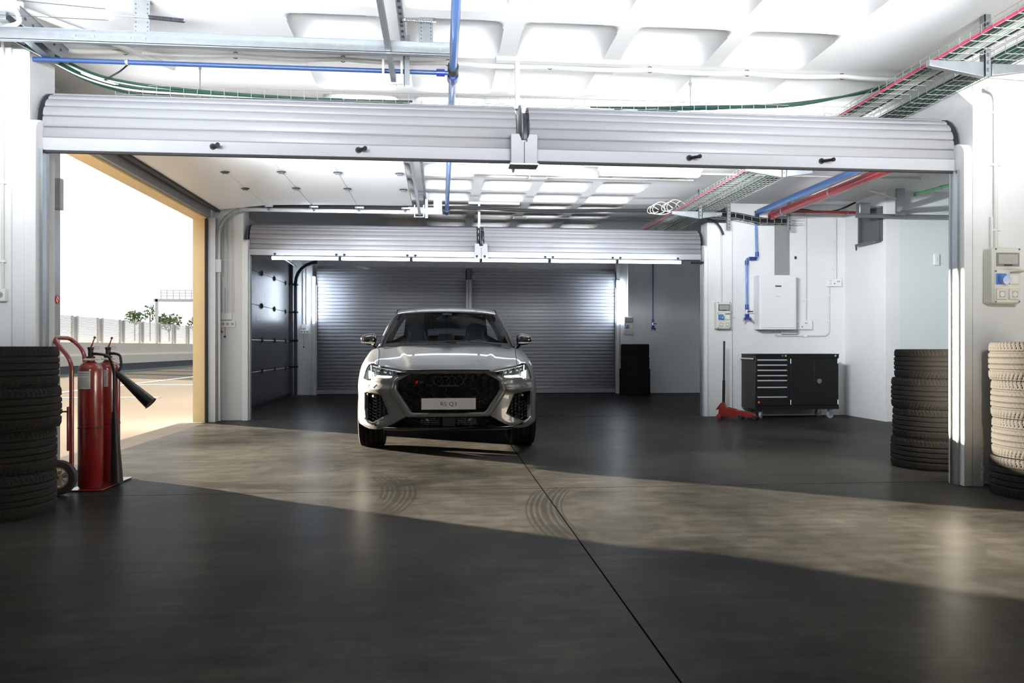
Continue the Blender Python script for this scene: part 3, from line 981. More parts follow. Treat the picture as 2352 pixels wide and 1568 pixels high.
for wy, s in ((5.69, -1), (6.42, 1)):
    wh = MB().lathe([(0.075, -0.020), (0.095, -0.024), (0.115, -0.020), (0.124, -0.008), (0.124, 0.008), (0.115, 0.020), (0.095, 0.024), (0.075, 0.020), (0.075, -0.020)], 32, (-2.70, wy, 0.125), 'y')
    wo_ = wh.build('wheel', 'rubber', t)
    hb = MB().lathe([(0.078, -0.018), (0.078, 0.018), (0.064, 0.018), (0.064, -0.018), (0.078, -0.018)], 24, (-2.70, wy, 0.125), 'y')
    hb.cyl((-2.70, wy - 0.022, 0.125), (-2.70, wy + 0.022, 0.125), 0.020, n=14)
    for k in range(10):
        a = k * PI / 5
        hb.cyl((-2.70, wy, 0.125), (-2.70 + 0.066 * math.cos(a), wy, 0.125 + 0.066 * math.sin(a)), 0.0045, n=6)
    hb.build('rim', 'yellow_hub', wo_)

# ============================================================ tool cabinet on castors
t = thing('tool_cabinet', 'black wheeled tool cabinet with seven drawers and two doors against the white wall', 'cabinet', (5.22, 11.0, 0))
X0, YF = 4.57, 10.72
def fx(d): return X0 + d
body = MB().box(X0, X0 + 1.27, YF + 0.012, 11.25, 0.14, 0.93)
body.build('body', 'cabinet_black', t, bevel=0.006)
MB().box(X0 - 0.004, X0 + 1.274, YF - 0.004, 11.255, 0.93, 0.952).build('top', 'cabinet_black', t, bevel=0.008)
fr = MB().box(X0 + 0.002, X0 + 1.268, YF, YF + 0.012, 0.893, 0.93).box(X0 + 0.002, X0 + 1.268, YF, YF + 0.012, 0.14, 0.19)
fr.box(X0 + 0.475, X0 + 0.515, YF, YF + 0.012, 0.19, 0.893)
fr.build('front_frame', 'cabinet_black', t)
hz = [0.862, 0.788, 0.712, 0.635, 0.562, 0.463, 0.322]
lo = [0.815, 0.741, 0.664, 0.590, 0.490, 0.349, 0.195]
for k in range(7):
    d = MB().box(X0 + 0.018, X0 + 0.472, YF - 0.006, YF + 0.012, lo[k] + 0.003, hz[k] + 0.024).build('drawer', 'cabinet_black', t, bevel=0.002)
    MB().box(X0 + 0.022, X0 + 0.470, YF - 0.018, YF - 0.006, hz[k] - 0.009, hz[k] + 0.009).build('handle', 'alu_handle', d, bevel=0.003)
for (a, b_) in ((0.520, 0.882), (0.885, 1.255)):
    d = MB().box(X0 + a, X0 + b_, YF - 0.006, YF + 0.012, 0.203, 0.888).build('door', 'cabinet_black', t, bevel=0.003)
    hx = X0 + (a + 0.006 if a < 0.8 else b_ - 0.006)
    for z in (0.245, 0.845):
        MB().cyl((hx, YF - 0.010, z - 0.035), (hx, YF - 0.010, z + 0.035), 0.007, n=10).build('hinge', 'white', d)
    if a > 0.8:
        MB().cyl((X0 + 0.963, YF - 0.006, 0.552), (X0 + 0.963, YF - 0.016, 0.552), 0.040, 0.036, 28).build('lock', 'chrome', d)
MB().cyl((X0 + 0.405, YF, 0.925), (X0 + 0.405, YF - 0.006, 0.925), 0.012, n=16).build('key_lock', 'chrome', t)
for dx in (0.455, 1.215):
    MB().box(X0 + dx - 0.012, X0 + dx + 0.012, YF - 0.003, YF, 0.913, 0.937).build('badge', 'limeg', t)
MB().cyl((X0 + 0.045, YF - 0.006, 0.248), (X0 + 0.045, YF - 0.008, 0.248), 0.015, n=16).build('sticker', 'orange', t)
h = MB().box(X0 - 0.035, X0, YF + 0.05, YF + 0.07, 0.855, 0.885).box(X0 - 0.035, X0, 11.16, 11.18, 0.855, 0.885)
h.build('handle_bracket', 'black', t)
MB().cyl((X0 - 0.035, YF + 0.02, 0.880), (X0 - 0.035, 11.20, 0.880), 0.011, n=12).build('push_handle', 'alu_handle', t)
for (cx, cy, sw) in ((X0 + 0.11, YF + 0.08, 0.9), (X0 + 1.17, YF + 0.08, 0.1), (X0 + 0.11, 11.15, 0.9), (X0 + 1.17, 11.15, 0.1)):
    c = MB()
    c.box(cx - 0.045, cx + 0.045, cy - 0.04, cy + 0.04, 0.132, 0.14)
    ax = Vector((math.sin(sw), -math.cos(sw), 0)).cross(Vector((0, 0, 1)))
    ax = Vector((math.cos(sw + PI / 2), math.sin(sw + PI / 2), 0))
    for s in (-1, 1):
        p = Vector((cx, cy, 0)) + ax * 0.020 * s
        rot = Matrix.Rotation(math.atan2(ax.y, ax.x), 3, 'Z')
        c.obox((p.x, p.y, 0.09), (0.004, 0.045, 0.085), rot)
    cc = c.build('castor_fork', 'galv', t)
    p = Vector((cx, cy, 0.052))
    MB().cyl(p - ax * 0.014, p + ax * 0.014, 0.0515, n=28).build('castor_wheel', 'castor', cc)
    MB().cyl(p - ax * 0.024, p + ax * 0.024, 0.012, n=12).build('axle_bolt', 'galv', cc)

# ============================================================ trolley jack
t = thing('trolley_jack', 'red trolley jack with upright black handle against the white pier', 'jack', (4.28, 10.80, 0))
def jr(p):  # local frame of the jack: +a towards the saddle
    a = R(-33)
    return (4.12 + p[0] * math.cos(a) - p[1] * math.sin(a), 10.93 + p[0] * math.sin(a) + p[1] * math.cos(a), p[2])
def jb(mb):
    mb.v = [jr(p) for p in mb.v]
    return mb
for s in (-1, 1):
    q = MB().prism([(-0.02, 0.045), (0.0, 0.15), (0.10, 0.165), (0.22, 0.14), (0.42, 0.085), (0.52, 0.075), (0.52, 0.035), (0.30, 0.04), (0.05, 0.03)], 0.085 * s - 0.004, 0.085 * s + 0.004, 'y')
    jb(q).build('side_plate', 'red', t, bevel=0.002)
jb(MB().prism([(0.18, 0.10), (0.24, 0.135), (0.50, 0.095), (0.52, 0.075), (0.45, 0.06)], -0.035, 0.035, 'y')).build('lift_arm', 'red', t, bevel=0.004)
jb(MB().cyl((0.49, 0, 0.09), (0.49, 0, 0.115), 0.035, n=18)).build('saddle', 'black', t)
jb(MB().cyl((0.04, 0, 0.07), (0.34, 0, 0.075), 0.035, n=16)).build('hydraulic_ram', 'steel', t)
jb(MB().cyl((0.50, -0.11, 0.033), (0.50, 0.11, 0.033), 0.032, n=20)).build('front_roller', 'black', t)
for s in (-1, 1):
    jb(MB().cyl((0.0, 0.095 * s, 0.036), (0.0, 0.125 * s, 0.036), 0.035, n=18)).build('rear_castor', 'redpipe', t)
    jb(MB().cyl((0.30, 0.09 * s, 0.036), (0.30, 0.115 * s, 0.036), 0.035, n=18)).build('front_wheel', 'black', t)
jb(MB().cyl((0.02, -0.10, 0.12), (0.02, 0.10, 0.12), 0.014, n=12)).build('cross_bar', 'red', t)
c = MB().prism([(-0.06, 0.13), (0.13, 0.13), (0.085, 0.18), (0.06, 0.235), (0.02, 0.235), (-0.03, 0.17)], -0.05, 0.05, 'y')
jb(c).build('handle_socket', 'red', t, bevel=0.004)
jb(MB().cyl((0.045, 0, 0.20), (0.050, 0, 0.56), 0.021, n=16)).build('handle_grip', 'black', t)
jb(MB().cyl((0.050, 0, 0.55), (0.055, 0, 1.14), 0.015, n=16)).build('handle', 'handle_blue', t)

# ============================================================ electrical boxes
def socket_box(x0, z0, yb, label, s=1.0, lid=True):
    """industrial socket box on a wall whose face is at y = yb"""
    w, h, d = 0.232 * s, 0.425 * s, 0.11
    t = thing('socket_box', label, 'socket box', (x0 + w / 2, yb, z0), 'industrial socket boxes')
    yf = yb - d
    MB().box(x0, x0 + w, yf, yb, z0, z0 + h).build('housing', 'cream', t, bevel=0.018, seg=3)
    MB().box(x0 + 0.012, x0 + w - 0.012, yf - 0.006, yf, z0 + 0.262 * s, z0 + h - 0.008).build('upper_cover', 'cream', t, bevel=0.004)
    MB().box(x0 + 0.012, x0 + w - 0.012, yf - 0.006, yf, z0 + 0.010, z0 + 0.256 * s).build('lower_cover', 'cream', t, bevel=0.004)
    wn = MB().box(x0 + 0.024, x0 + w - 0.022, yf - 0.012, yf - 0.006, z0 + 0.282 * s, z0 + 0.385 * s).build('breaker_window', 'smoke', t, bevel=0.003)
    MB().box(x0 + 0.040, x0 + w - 0.038, yf - 0.014, yf - 0.012, z0 + 0.300 * s, z0 + 0.372 * s).build('breaker_row', 'greyp', wn)
    MB().box(x0 + 0.085 * s, x0 + 0.150 * s, yf - 0.018, yf - 0.012, z0 + 0.286 * s, z0 + 0.296 * s).build('latch', 'black', wn)
    b = MB().box(x0 + 0.022, x0 + 0.105 * s, yf - 0.018, yf - 0.006, z0 + 0.145 * s, z0 + 0.228 * s).build('blue_socket', 'bluep', t, bevel=0.006)
    MB().cyl((x0 + 0.066 * s, yf - 0.018, z0 + 0.182 * s), (x0 + 0.070 * s, yf - 0.060, z0 + 0.176 * s), 0.036 * s, 0.033 * s, 24).build('socket_cap', 'bluep', b)
    MB().box(x0 + 0.062 * s, x0 + 0.086 * s, yf - 0.062, yf - 0.060, z0 + 0.168 * s, z0 + 0.184 * s).build('cap_label', 'paper', b)
    k = 0
    for (a, c) in ((0.125, 0.145), (0.022, 0.030), (0.125, 0.030)):
        q = MB().box(x0 + a * s, x0 + (a + 0.083) * s, yf - 0.020, yf - 0.006, z0 + c * s, z0 + (c + 0.083) * s).build('socket', 'cream', t, bevel=0.006)
        MB().box(x0 + (a + 0.018) * s, x0 + (a + 0.065) * s, yf - 0.0215, yf - 0.020, z0 + (c + 0.016) * s, z0 + (c + 0.066) * s).build('socket_face', 'white' if k == 0 else 'greyp', q)
        MB().cyl((x0 + (a + 0.0415) * s, yf - 0.0215, z0 + (c + 0.041) * s), (x0 + (a + 0.0415) * s, yf - 0.0225, z0 + (c + 0.041) * s), 0.018 * s, n=16).build('socket_ring', 'white', q)
        if k == 0 and lid:
            l = MB().add([(x0 + a * s, yf - 0.02, z0 + 0.231 * s), (x0 + (a + 0.083) * s, yf - 0.02, z0 + 0.231 * s), (x0 + (a + 0.10) * s, yf - 0.10, z0 + 0.245 * s), (x0 + (a + 0.017) * s, yf - 0.10, z0 + 0.245 * s)], [(0, 1, 2, 3)])
            l.build('flap', 'cream', q, solid=0.006)
        k += 1
    sc = MB()
    for (a, c) in ((0.022, 0.412), (0.212, 0.412), (0.022, 0.245), (0.022, 0.016), (0.212, 0.016)):
        sc.cyl((x0 + a * s, yf - 0.005, z0 + c * s), (x0 + a * s, yf - 0.009, z0 + c * s), 0.007, n=10)
    sc.build('screws', 'darksteel', t)
    return t
socket_box(4.148, 1.378, Y1 - 0.002, 'large cream socket box with blue socket on the near right wall above the tyres', 1.0)
socket_box(4.135, 1.322, Y2 - 0.062, 'cream socket box with blue socket on the pier above the trolley jack', 0.97)
socket_box(4.12, 1.328, Y3 - 0.122, 'small looking socket box on the far pier above the far tyres', 0.97, False)

# white enamelled distribution cabinet
t = thing('distribution_cabinet', 'white steel electrical cabinet on the wall above the tool cabinet', 'electrical cabinet', (5.07, 11.2, 1.31))
MB().box(4.785, 5.365, 11.09, 11.298, 1.316, 2.140).build('housing', 'whitesteel', t, bevel=0.006)
d = MB().box(4.812, 5.340, 11.082, 11.09, 1.342, 2.118).build('door', 'whitesteel', t, bevel=0.003)
MB().box(4.848, 4.884, 11.076, 11.082, 1.640, 1.755).build('latch', 'white', d, bevel=0.004)
MB().box(5.030, 5.125, 11.079, 11.082, 1.960, 1.982).build('name_plate', 'ink', d)
MB().box(5.030, 5.110, 11.0805, 11.082, 1.815, 1.820).build('faint_print', 'greyp', d)
t = thing('cable_trunking', 'flat grey cable duct running down the wall to the white cabinet', 'cable duct', (5.25, 11.28, 2.14))
MB().box(5.115, 5.335, 11.262, 11.30, 2.142, 3.02).build('duct', 'grey', t, bevel=0.003)

def socket_strip(x0, x1, z0, z1, y, label, kind, red=False):
    t = thing('wall_socket', label, 'socket', ((x0 + x1) / 2, y, z0), 'white wall socket panels')
    MB().box(x0, x1, y - 0.045, y - 0.001, z0, z1).build('housing', 'white', t, bevel=0.005)
    n = 3 if kind == 3 else 2
    if red:
        MB().box(x0 - 0.045, x0 - 0.001, y - 0.043, y - 0.001, z0 + 0.01, z1 - 0.01).build('red_module', 'redink', t, bevel=0.002)
    for k in range(n):
        if kind == 3:
            cx, cz = x0 + (x1 - x0) * (k + 0.5) / 3, (z0 + z1) / 2
        else:
            cx, cz = x0 + 0.055, z0 + 0.042 + k * 0.045
        q = MB().cyl((cx, y - 0.045, cz), (cx, y - 0.048, cz), 0.021 if kind == 3 else 0.018, n=18).build('socket', 'greyp' if kind == 3 else 'cream', t)
        MB().cyl((cx - 0.007, y - 0.048, cz), (cx - 0.007, y - 0.049, cz), 0.003, n=8).cyl((cx + 0.007, y - 0.048, cz), (cx + 0.007, y - 0.049, cz), 0.003, n=8).build('pin_hole', 'ink', q)
    if kind == 2:
        for dx in (0.16, 0.185):
            MB().box(x0 + dx, x0 + dx + 0.012, y - 0.047, y - 0.045, z1 - 0.055, z1 - 0.040).build('data_port', 'ink', t)
        MB().cyl((x0 + 0.115, y - 0.045, z0 + 0.045), (x0 + 0.115, y - 0.048, z0 + 0.045), 0.009, n=12).build('data_port', 'ink', t)
    return t
socket_strip(5.425, 5.705, 1.320, 1.468, 11.30, 'white socket panel with red module attached to the right of the electrical cabinet', 2, True)
socket_strip(5.945, 6.178, 1.988, 2.112, 11.30, 'white socket panel high on the wall right of the electrical cabinet', 2)
socket_strip(-3.13, -2.935, 1.335, 1.428, Y2 - 0.021, 'strip of three sockets on the wall between the open and the dark door', 3)
socket_strip(-3.06, -2.88, 1.345, 1.435, Y3 - 0.001, 'strip of three sockets on the far left wall beside the closed shutter', 3)
socket_strip(-3.10, -2.915, 1.358, 1.445, Y1 - 0.043, 'white socket strip at the very left edge above the tyre stack', 3)
for (x0, x1, y, lab) in ((-3.125, -2.98, Y2 - 0.021, 'blank white junction box above the three sockets left of the dark door'), (-3.04, -2.94, Y3 - 0.001, 'small white junction box on the far left wall')):
    z0 = 1.44 if y < 15 else 1.45
    o = MB().box(x0, x1, y - 0.05, y - 0.001, z0, z0 + 0.10).build('junction_box', 'white', None, bevel=0.006)
    tag(o, lab, 'junction box')
# switch on the guide beside the near right opening
t = thing('wall_switch', 'small white switch plate beyond the near right opening', 'switch', (6.9, 10.18, 2.2))
MB().box(6.955, 7.03, 10.17, 10.198, 2.21, 2.37).build('plate', 'white', t, bevel=0.004)
MB().box(6.98, 7.0, 10.164, 10.17, 2.26, 2.32).build('rocker', 'cream', t, bevel=0.002)
# holes left in the wall
for (x, z, lab) in ((5.455, 2.43, 'dark round hole in the white wall right of the grey duct'), (6.235, 2.55, 'dark oval hole in the corner of the wall')):
    y = 11.30 if x < 6 else 10.95
    h = MB().sphere((x, y, z), (0.022, 0.004, 0.026) if x < 6 else (0.004, 0.02, 0.05), 12, 8)
    tag(h.build('wall_hole', 'ink', None), lab, 'hole')
# dark grey wall-mounted unit on the right-hand corner
t = thing('wall_unit', 'dark grey metal tray hung on the wall corner under the steel rail', 'wall unit', (6.2, 10.5, 2.54))
MB().box(6.215, 6.249, 10.27, 10.80, 2.56, 3.05).build('back_plate', 'darkgrey', t, bevel=0.003)
fm = MB().box(6.175, 6.215, 10.27, 10.30, 2.56, 3.05).box(6.175, 6.215, 10.77, 10.80, 2.56, 3.05).box(6.175, 6.215, 10.27, 10.80, 3.02, 3.05).box(6.13, 6.215, 10.27, 10.80, 2.545, 2.575)
fm.build('frame', 'darkgrey', t, bevel=0.003)

# ============================================================ conduits
def conduit(pts, r, label, mt='conduit', clips=(), rad=0.06, name='conduit', cat='conduit', clipmat='white', n=10):
    t = thing(name, label, cat, pts[0])
    MB().tube(round_path(pts, rad), r, n).build('pipe', mt, t)
    for (c, s) in clips:
        MB().box(c[0] - s[0], c[0] + s[0], c[1] - s[1], c[1] + s[1], c[2] - s[2], c[2] + s[2]).build('clip', clipmat, t, bevel=0.002)
    return t
yw = 11.285
conduit([(5.61, yw, 3.12), (5.61, yw, 1.47)], 0.016, 'white conduit pair coming down to the socket panel beside the electrical cabinet', clips=[((5.61, yw, z), (0.045, 0.012, 0.012)) for z in (2.55, 1.78)])
conduit([(6.09, yw, 3.05), (6.09, yw, 2.115)], 0.018, 'white conduit coming down to the high socket panel', clips=[((6.09, yw, z), (0.035, 0.012, 0.012)) for z in (2.72, 2.28)])
conduit([(5.985, yw, 1.985), (5.985, yw, 1.225), (5.12, yw, 1.225), (5.12, yw, 1.312)], 0.012, 'thin conduit looping from the high socket panel under the electrical cabinet', rad=0.10, clips=[((5.985, yw, 1.85), (0.025, 0.012, 0.01)), ((5.985, yw, 1.45), (0.025, 0.012, 0.01)), ((5.6, yw, 1.225), (0.03, 0.012, 0.02))])
conduit([(5.20, yw - 0.03, 1.315), (5.20, yw - 0.03, 1.26), (5.47, yw - 0.03, 1.26), (5.47, yw - 0.03, 1.318)], 0.010, 'short curved conduit joining the electrical cabinet to its socket panel', rad=0.05)
conduit([(4.243, Y2 - 0.078, 2.90), (4.243, Y2 - 0.078, 1.740)], 0.012, 'thin conduit down the pier to the socket box above the jack', 'conduit', clips=[((4.243, Y2 - 0.075, z), (0.025, 0.012, 0.008)) for z in (2.4, 1.98)])
conduit([(4.235, Y3 - 0.135, 3.0), (4.235, Y3 - 0.135, 1.742)], 0.013, 'thin conduit down the far pier', clips=[((4.235, Y3 - 0.135, z), (0.025, 0.012, 0.008)) for z in (2.4, 1.9)])
conduit([(4.10, Y1 - 0.115, 3.0), (4.245, Y1 - 0.02, 3.0), (4.245, Y1 - 0.02, 1.80)], 0.016, 'bent grey conduit running down to the large socket box at the right', rad=0.12,
        clips=[((4.245, Y1 - 0.02, z), (0.035, 0.012, 0.008)) for z in (2.85, 2.45, 1.95)])
conduit([(4.215, Y1 - 0.015, 2.05), (4.215, Y1 - 0.015, 1.80)], 0.014, 'short conduit stub beside the bent one on the near right wall')
conduit([(4.12, Y1 - 0.03, 3.13), (4.8, Y1 - 0.03, 3.10), (5.6, Y1 - 0.03, 3.10)], 0.016, 'conduit running right along the top of the near right wall')
conduit([(-2.945, Y1 - 0.055, 3.12), (-2.945, Y1 - 0.055, 1.45)], 0.009, 'thin white conduit down the left pillar to the socket strip', clips=[((-2.945, Y1 - 0.055, z), (0.02, 0.012, 0.008)) for z in (2.16, 1.63)])
for k, x in enumerate((-3.085, -3.028, -2.965)):
    z1 = (2.05, 1.43, 1.55)[k]
    conduit([(x, Y2 - 0.035, 2.92), (x, Y2 - 0.035, z1)], 0.012, ('thin grey conduit beside the door track, leftmost of three', 'middle one of three thin conduits left of the dark door', 'right one of three thin conduits left of the dark door')[k],
            clips=[((x, Y2 - 0.035, 2.3), (0.02, 0.012, 0.008))])
for k, x in enumerate((-3.0, -2.93)):
    conduit([(x, Y3 - 0.014, 2.9), (x, Y3 - 0.014, 1.56)], 0.011, ('left thin conduit on the far left wall', 'right thin conduit on the far left wall')[k])
# pull cords with coloured ends
for (x, y, z0, z1, lab) in ((-3.115, Y2 - 0.06, 1.27, 2.0, 'pull cord with a red end hanging beside the door track'), (-3.075, Y2 - 0.06, 1.20, 1.9, 'pull cord with a black end hanging beside the door track'), (-2.99, Y3 - 0.04, 1.05, 1.5, 'pull cord hanging on the far left wall')):
    t = thing('pull_cord', lab, 'pull cord', (x, y, z0))
    MB().cyl((x, y, z0), (x, y, z1), 0.0025, n=6).build('cord', 'cblack', t)
    MB().sphere((x, y, z0), (0.018, 0.018, 0.014), 10, 8).build('end_knob', 'redink' if z0 > 1.25 else 'cblack', t)
# corrugated conduit under the ceiling of the near bay, sagging between cable ties
def sag(x0, x1, y, z, n, s, wig=0):
    pts = []
    for i in range(n):
        for k in range(6):
            u = k / 6
            x = x0 + (x1 - x0) * (i + u) / n
            pts.append((x, y + wig * math.sin(i * 2.1), z - s * 4 * u * (1 - u)))
    pts.append((x1, y, z))
    return pts
t = thing('flexible_conduit', 'white corrugated conduit sagging along the ceiling of the near bay', 'conduit', (-2.9, 5.85, 3.2))
MB().tube(sag(-3.1, 4.0, 5.85, 3.225, 9, 0.014), 0.018, 8).build('hose', 'conduit', t)
for i in range(1, 9):
    x = -3.1 + 7.1 * i / 9
    MB().tube([(x + 0.021 * math.cos(a), 5.85, 3.225 + 0.024 * math.sin(a)) for a in [k * PI / 6 for k in range(12)]], 0.003, 5, closed=True).build('cable_tie', 'cblack', t)
conduit([(3.0, 9.35, 3.235), (3.2, 9.35, 3.235), (4.3, 9.35, 3.235), (6.2, 9.35, 3.235)], 0.012, 'thin conduit on the ceiling beyond the lit fixtures, running right')
conduit([(1.35, 9.72, 3.235), (3.3, 9.72, 3.235)], 0.010, 'thin conduit on the ceiling from the small emergency light')
conduit([(1.44, 12.8, 3.235), (3.9, 12.8, 3.235)], 0.010, 'thin conduit on the dim ceiling of the far bay')
for (x, y, lab) in ((1.24, 9.72, 'small emergency light on the lit ceiling behind the strip lights'), (1.33, 12.82, 'small emergency light on the dim ceiling of the far bay')):
    t = thing('emergency_light', lab, 'emergency light', (x, y, 3.2))
    MB().box(x - 0.12, x + 0.12, y - 0.055, y + 0.055, 3.205, 3.249).build('housing', 'cream', t, bevel=0.006)
    MB().box(x - 0.10, x + 0.10, y - 0.062, y - 0.055, 3.208, 3.235).build('window', 'greyp', t)

# ============================================================ water, air and gas pipes
def pipe(pts, r, mt, label, rad=0.05, name='pipe', fit=(), cat='pipe'):
    t = thing(name, label, cat, pts[0])
    MB().tube(round_path(pts, rad), r, 16).build('tube', mt, t)
    for (p0, p1, rr, m2, nm) in fit:
        MB().cyl(p0, p1, rr, n=18).build(nm, m2, t)
    return t
pipe([(0.09, -2.6, 3.06), (0.09, 11.5, 3.06)], 0.029, 'bluep', 'large blue pipe running overhead along the bays above the car', fit=[
    ((0.09, 5.47, 3.06), (0.09, 5.58, 3.06), 0.040, 'cblack', 'saddle'), ((0.09, 5.64, 3.06), (0.09, 5.74, 3.06), 0.042, 'navy', 'coupling'),
    ((0.09, 11.18, 3.06), (0.09, 11.30, 3.06), 0.042, 'cblack', 'saddle'), ((0.09, 11.34, 3.06), (0.09, 11.42, 3.06), 0.043, 'navy', 'coupling')])
pipe([(-2.84, 5.525, 3.03), (0.055, 5.525, 3.03)], 0.016, 'bluethin', 'thin blue pipe branching left from the large blue pipe in the near bay', fit=[((-0.03, 5.525, 3.03), (0.03, 5.525, 3.03), 0.026, 'navy', 'coupling'),
    ((-2.16, 5.525, 3.03), (-2.18, 5.525, 3.03), 0.020, 'grey', 'clamp')])
pipe([(-2.6, 11.24, 3.02), (0.055, 11.24, 3.04)], 0.016, 'bluethin', 'thin blue pipe branching left above the middle shutters', fit=[((-0.03, 11.24, 3.04), (0.03, 11.24, 3.04), 0.026, 'navy', 'coupling')])
pipe([(4.78, 5.8, 3.09), (4.78, 11.21, 3.09), (4.80, 11.21, 2.40), (4.64, 11.21, 2.40), (4.64, 11.21, 1.62)], 0.016, 'bluep', 'blue air line dropping down the wall left of the electrical cabinet', rad=0.03, fit=[
    ((4.80, 11.21, 2.92), (4.80, 11.21, 3.12), 0.033, 'cblack', 'elbow'), ((4.80, 11.21, 2.43), (4.80, 11.21, 2.50), 0.026, 'navy', 'coupling'), ((4.79, 11.21, 2.40), (4.735, 11.21, 2.40), 0.026, 'navy', 'coupling'), ((4.725, 11.21, 2.40), (4.68, 11.21, 2.40), 0.026, 'navy', 'coupling'), ((4.64, 11.21, 2.37), (4.64, 11.21, 2.30), 0.026, 'navy', 'coupling')])
pipe([(4.78, 5.8, 3.09), (4.78, 11.10, 3.09)], 0.042, 'bluep', 'thick blue main running overhead to the wall beside the red pipe', name='main_pipe')
pipe([(4.97, 5.8, 3.03), (4.97, 11.05, 3.03)], 0.058, 'redpipe', 'thick red sprinkler pipe running overhead to the wall', name='main_pipe', fit=[((4.97, 9.3, 3.03), (4.97, 9.32, 3.03), 0.064, 'galv', 'hanger_ring'), ((4.97, 10.65, 3.03), (4.97, 10.67, 3.03), 0.064, 'galv', 'hanger_ring'), ((4.97, 10.95, 3.03), (4.97, 11.06, 3.03), 0.066, 'redpipe', 'end_cap')])
pipe([(5.02, 10.75, 3.04), (6.22, 10.75, 3.04)], 0.022, 'redpipe', 'thin red pipe branching right from the thick red one', fit=[((5.02, 10.75, 2.97), (5.02, 10.75, 3.06), 0.02, 'chrome', 'plug'), ((5.98, 10.75, 3.04), (5.99, 10.75, 3.04), 0.03, 'galv', 'hanger_ring')])
pipe([(6.55, 8.6, 3.12), (6.40, 9.75, 3.12)], 0.018, 'green', 'short green pipe near the right side ceiling', fit=[((6.402, 9.74, 3.12), (6.398, 9.77, 3.12), 0.024, 'darkgrey', 'end_cap'), ((6.46, 9.30, 3.12), (6.458, 9.32, 3.12), 0.024, 'grey', 'clamp')])
def air_drop(x, y, z, label, up):
    t = thing('air_coupler', label, 'air line coupler', (x, y, z))
    if up:
        MB().cyl((x, y, z + 0.13), (x, y, up), 0.014, n=12).build('hose', 'bluethin', t)
    MB().cyl((x, y, z + 0.12), (x, y, z + 0.20), 0.026, n=14).build('coupling', 'navy', t)
    MB().cyl((x, y, z + 0.05), (x, y, z + 0.13), 0.016, n=12).build('valve_body', 'chrome', t)
    MB().box(x, x + 0.085, y - 0.03, y - 0.018, z + 0.085, z + 0.10).build('valve_lever', 'black', t)
    b = MB().box(x - 0.03, x + 0.03, y - 0.03, y + 0.02, z - 0.03, z + 0.055).build('block', 'navy', t, bevel=0.008)
    for s in (-1, 1):
        MB().cyl((x, y - 0.02, z), (x + 0.055 * s, y - 0.04, z - 0.03), 0.021, n=12).build('outlet', 'navy', b)
        MB().cyl((x + 0.05 * s, y - 0.04, z - 0.02), (x + 0.07 * s, y - 0.05, z - 0.06), 0.013, n=12).build('nipple', 'chrome', b)
air_drop(4.64, 11.21, 1.50, 'dark blue air coupler ending the blue drop left of the electrical cabinet', 0)
air_drop(4.83, 17.03, 1.49, 'dark compressed air coupler hanging on a blue line in the far bay', 3.05)

# ============================================================ overhead door tracks of the near bay and the middle bay
def track(x0, x1, y, z, label, plates=True):
    t = thing('door_track', label, 'door track', ((x0 + x1) / 2, y, z))
    m = MB()
    m.box(x0, x1, y, y + 0.004, z - 0.038, z + 0.038)
    m.box(x0, x1, y - 0.045, y, z - 0.038, z - 0.034)
    m.box(x0, x1, y - 0.045, y, z + 0.034, z + 0.038)
    m.box(x0, x1, y - 0.045, y - 0.041, z - 0.046, z - 0.030)
    m.build('rail', 'galv', t)
    for x in (-3.0, -2.9, -2.28, -2.17, -1.95, -1.86, -0.35, 0.0):
        if x0 < x < x1:
            MB().cyl((x, y - 0.0, z + 0.01), (x, y - 0.008, z + 0.01), 0.010, n=10).build('bolt', 'steel', t)
    return t
track(-3.2, 0.06, 5.0, 2.985, 'long galvanised door track under the ceiling across the upper left')
track(-0.46, 0.02, 10.95, 3.0, 'end of the galvanised door track beside the blue pipe, behind the open door')
def side_rail(x, y0, y1, z, label):
    t = thing('door_rail', label, 'rail', (x, (y0 + y1) / 2, z))
    MB().box(x - 0.018, x + 0.018, y0, y1, z - 0.02, z + 0.02).build('bar', 'galv', t, bevel=0.003)
    br = MB().box(x + 0.06, x + 0.10, y0, y1 + 0.25, 3.16, 3.165).box(x + 0.098, x + 0.102, y0, y1 + 0.25, 3.13, 3.165)
    b = br.build('slotted_angle', 'galv', t)
    sl = MB()
    y = y0 + 0.05
    while y < y1 + 0.2:
        sl.box(x + 0.07, x + 0.09, y, y + 0.035, 3.158, 3.1605)
        y += 0.09
    sl.build('slots', 'ink', b)
    for yy in (y0 + 0.25, y1 - 0.1):
        MB().box(x + 0.078, x + 0.118, yy, yy + 0.004, z - 0.07, ZC).box(x + 0.078, x + 0.082, yy, yy + 0.04, z - 0.07, ZC).build('hanger', 'galv', t)
    MB().tube([(x - 0.07, y1 - 0.06, z + 0.12), (x - 0.07, y1 - 0.06, z - 0.05), (x + 0.06, y1 - 0.06, z - 0.05), (x + 0.06, y1 - 0.06, z + 0.12)], 0.010, 6).build('stirrup', 'whitesteel', t)
    return t
side_rail(-0.335, 1.2, 5.52, 2.97, 'galvanised bar hanging overhead left of the blue pipe, crossing the long track')
side_rail(-0.300, 7.0, 11.02, 2.96, 'galvanised bar hanging at the inner edge of the open door panels')
def spring_plate(x0, x1, y, z0, z1, label, holes=True):
    t = thing('track_bracket', label, 'bracket', ((x0 + x1) / 2, y, z0))
    MB().box(x0, x1, y - 0.003, y + 0.003, z0, z1).box(x0, x1, y, y + 0.05, z1 - 0.003, z1).build('plate', 'galv', t, bevel=0.001)
    h = MB()
    for k in range(7):
        z = z0 + (z1 - z0) * (k + 0.7) / 7.6
        for x in (x0 + 0.014, x1 - 0.014):
            h.cyl((x, y - 0.003, z), (x, y - 0.0045, z), 0.0045, n=8)
    h.build('holes', 'ink', t)
    return t
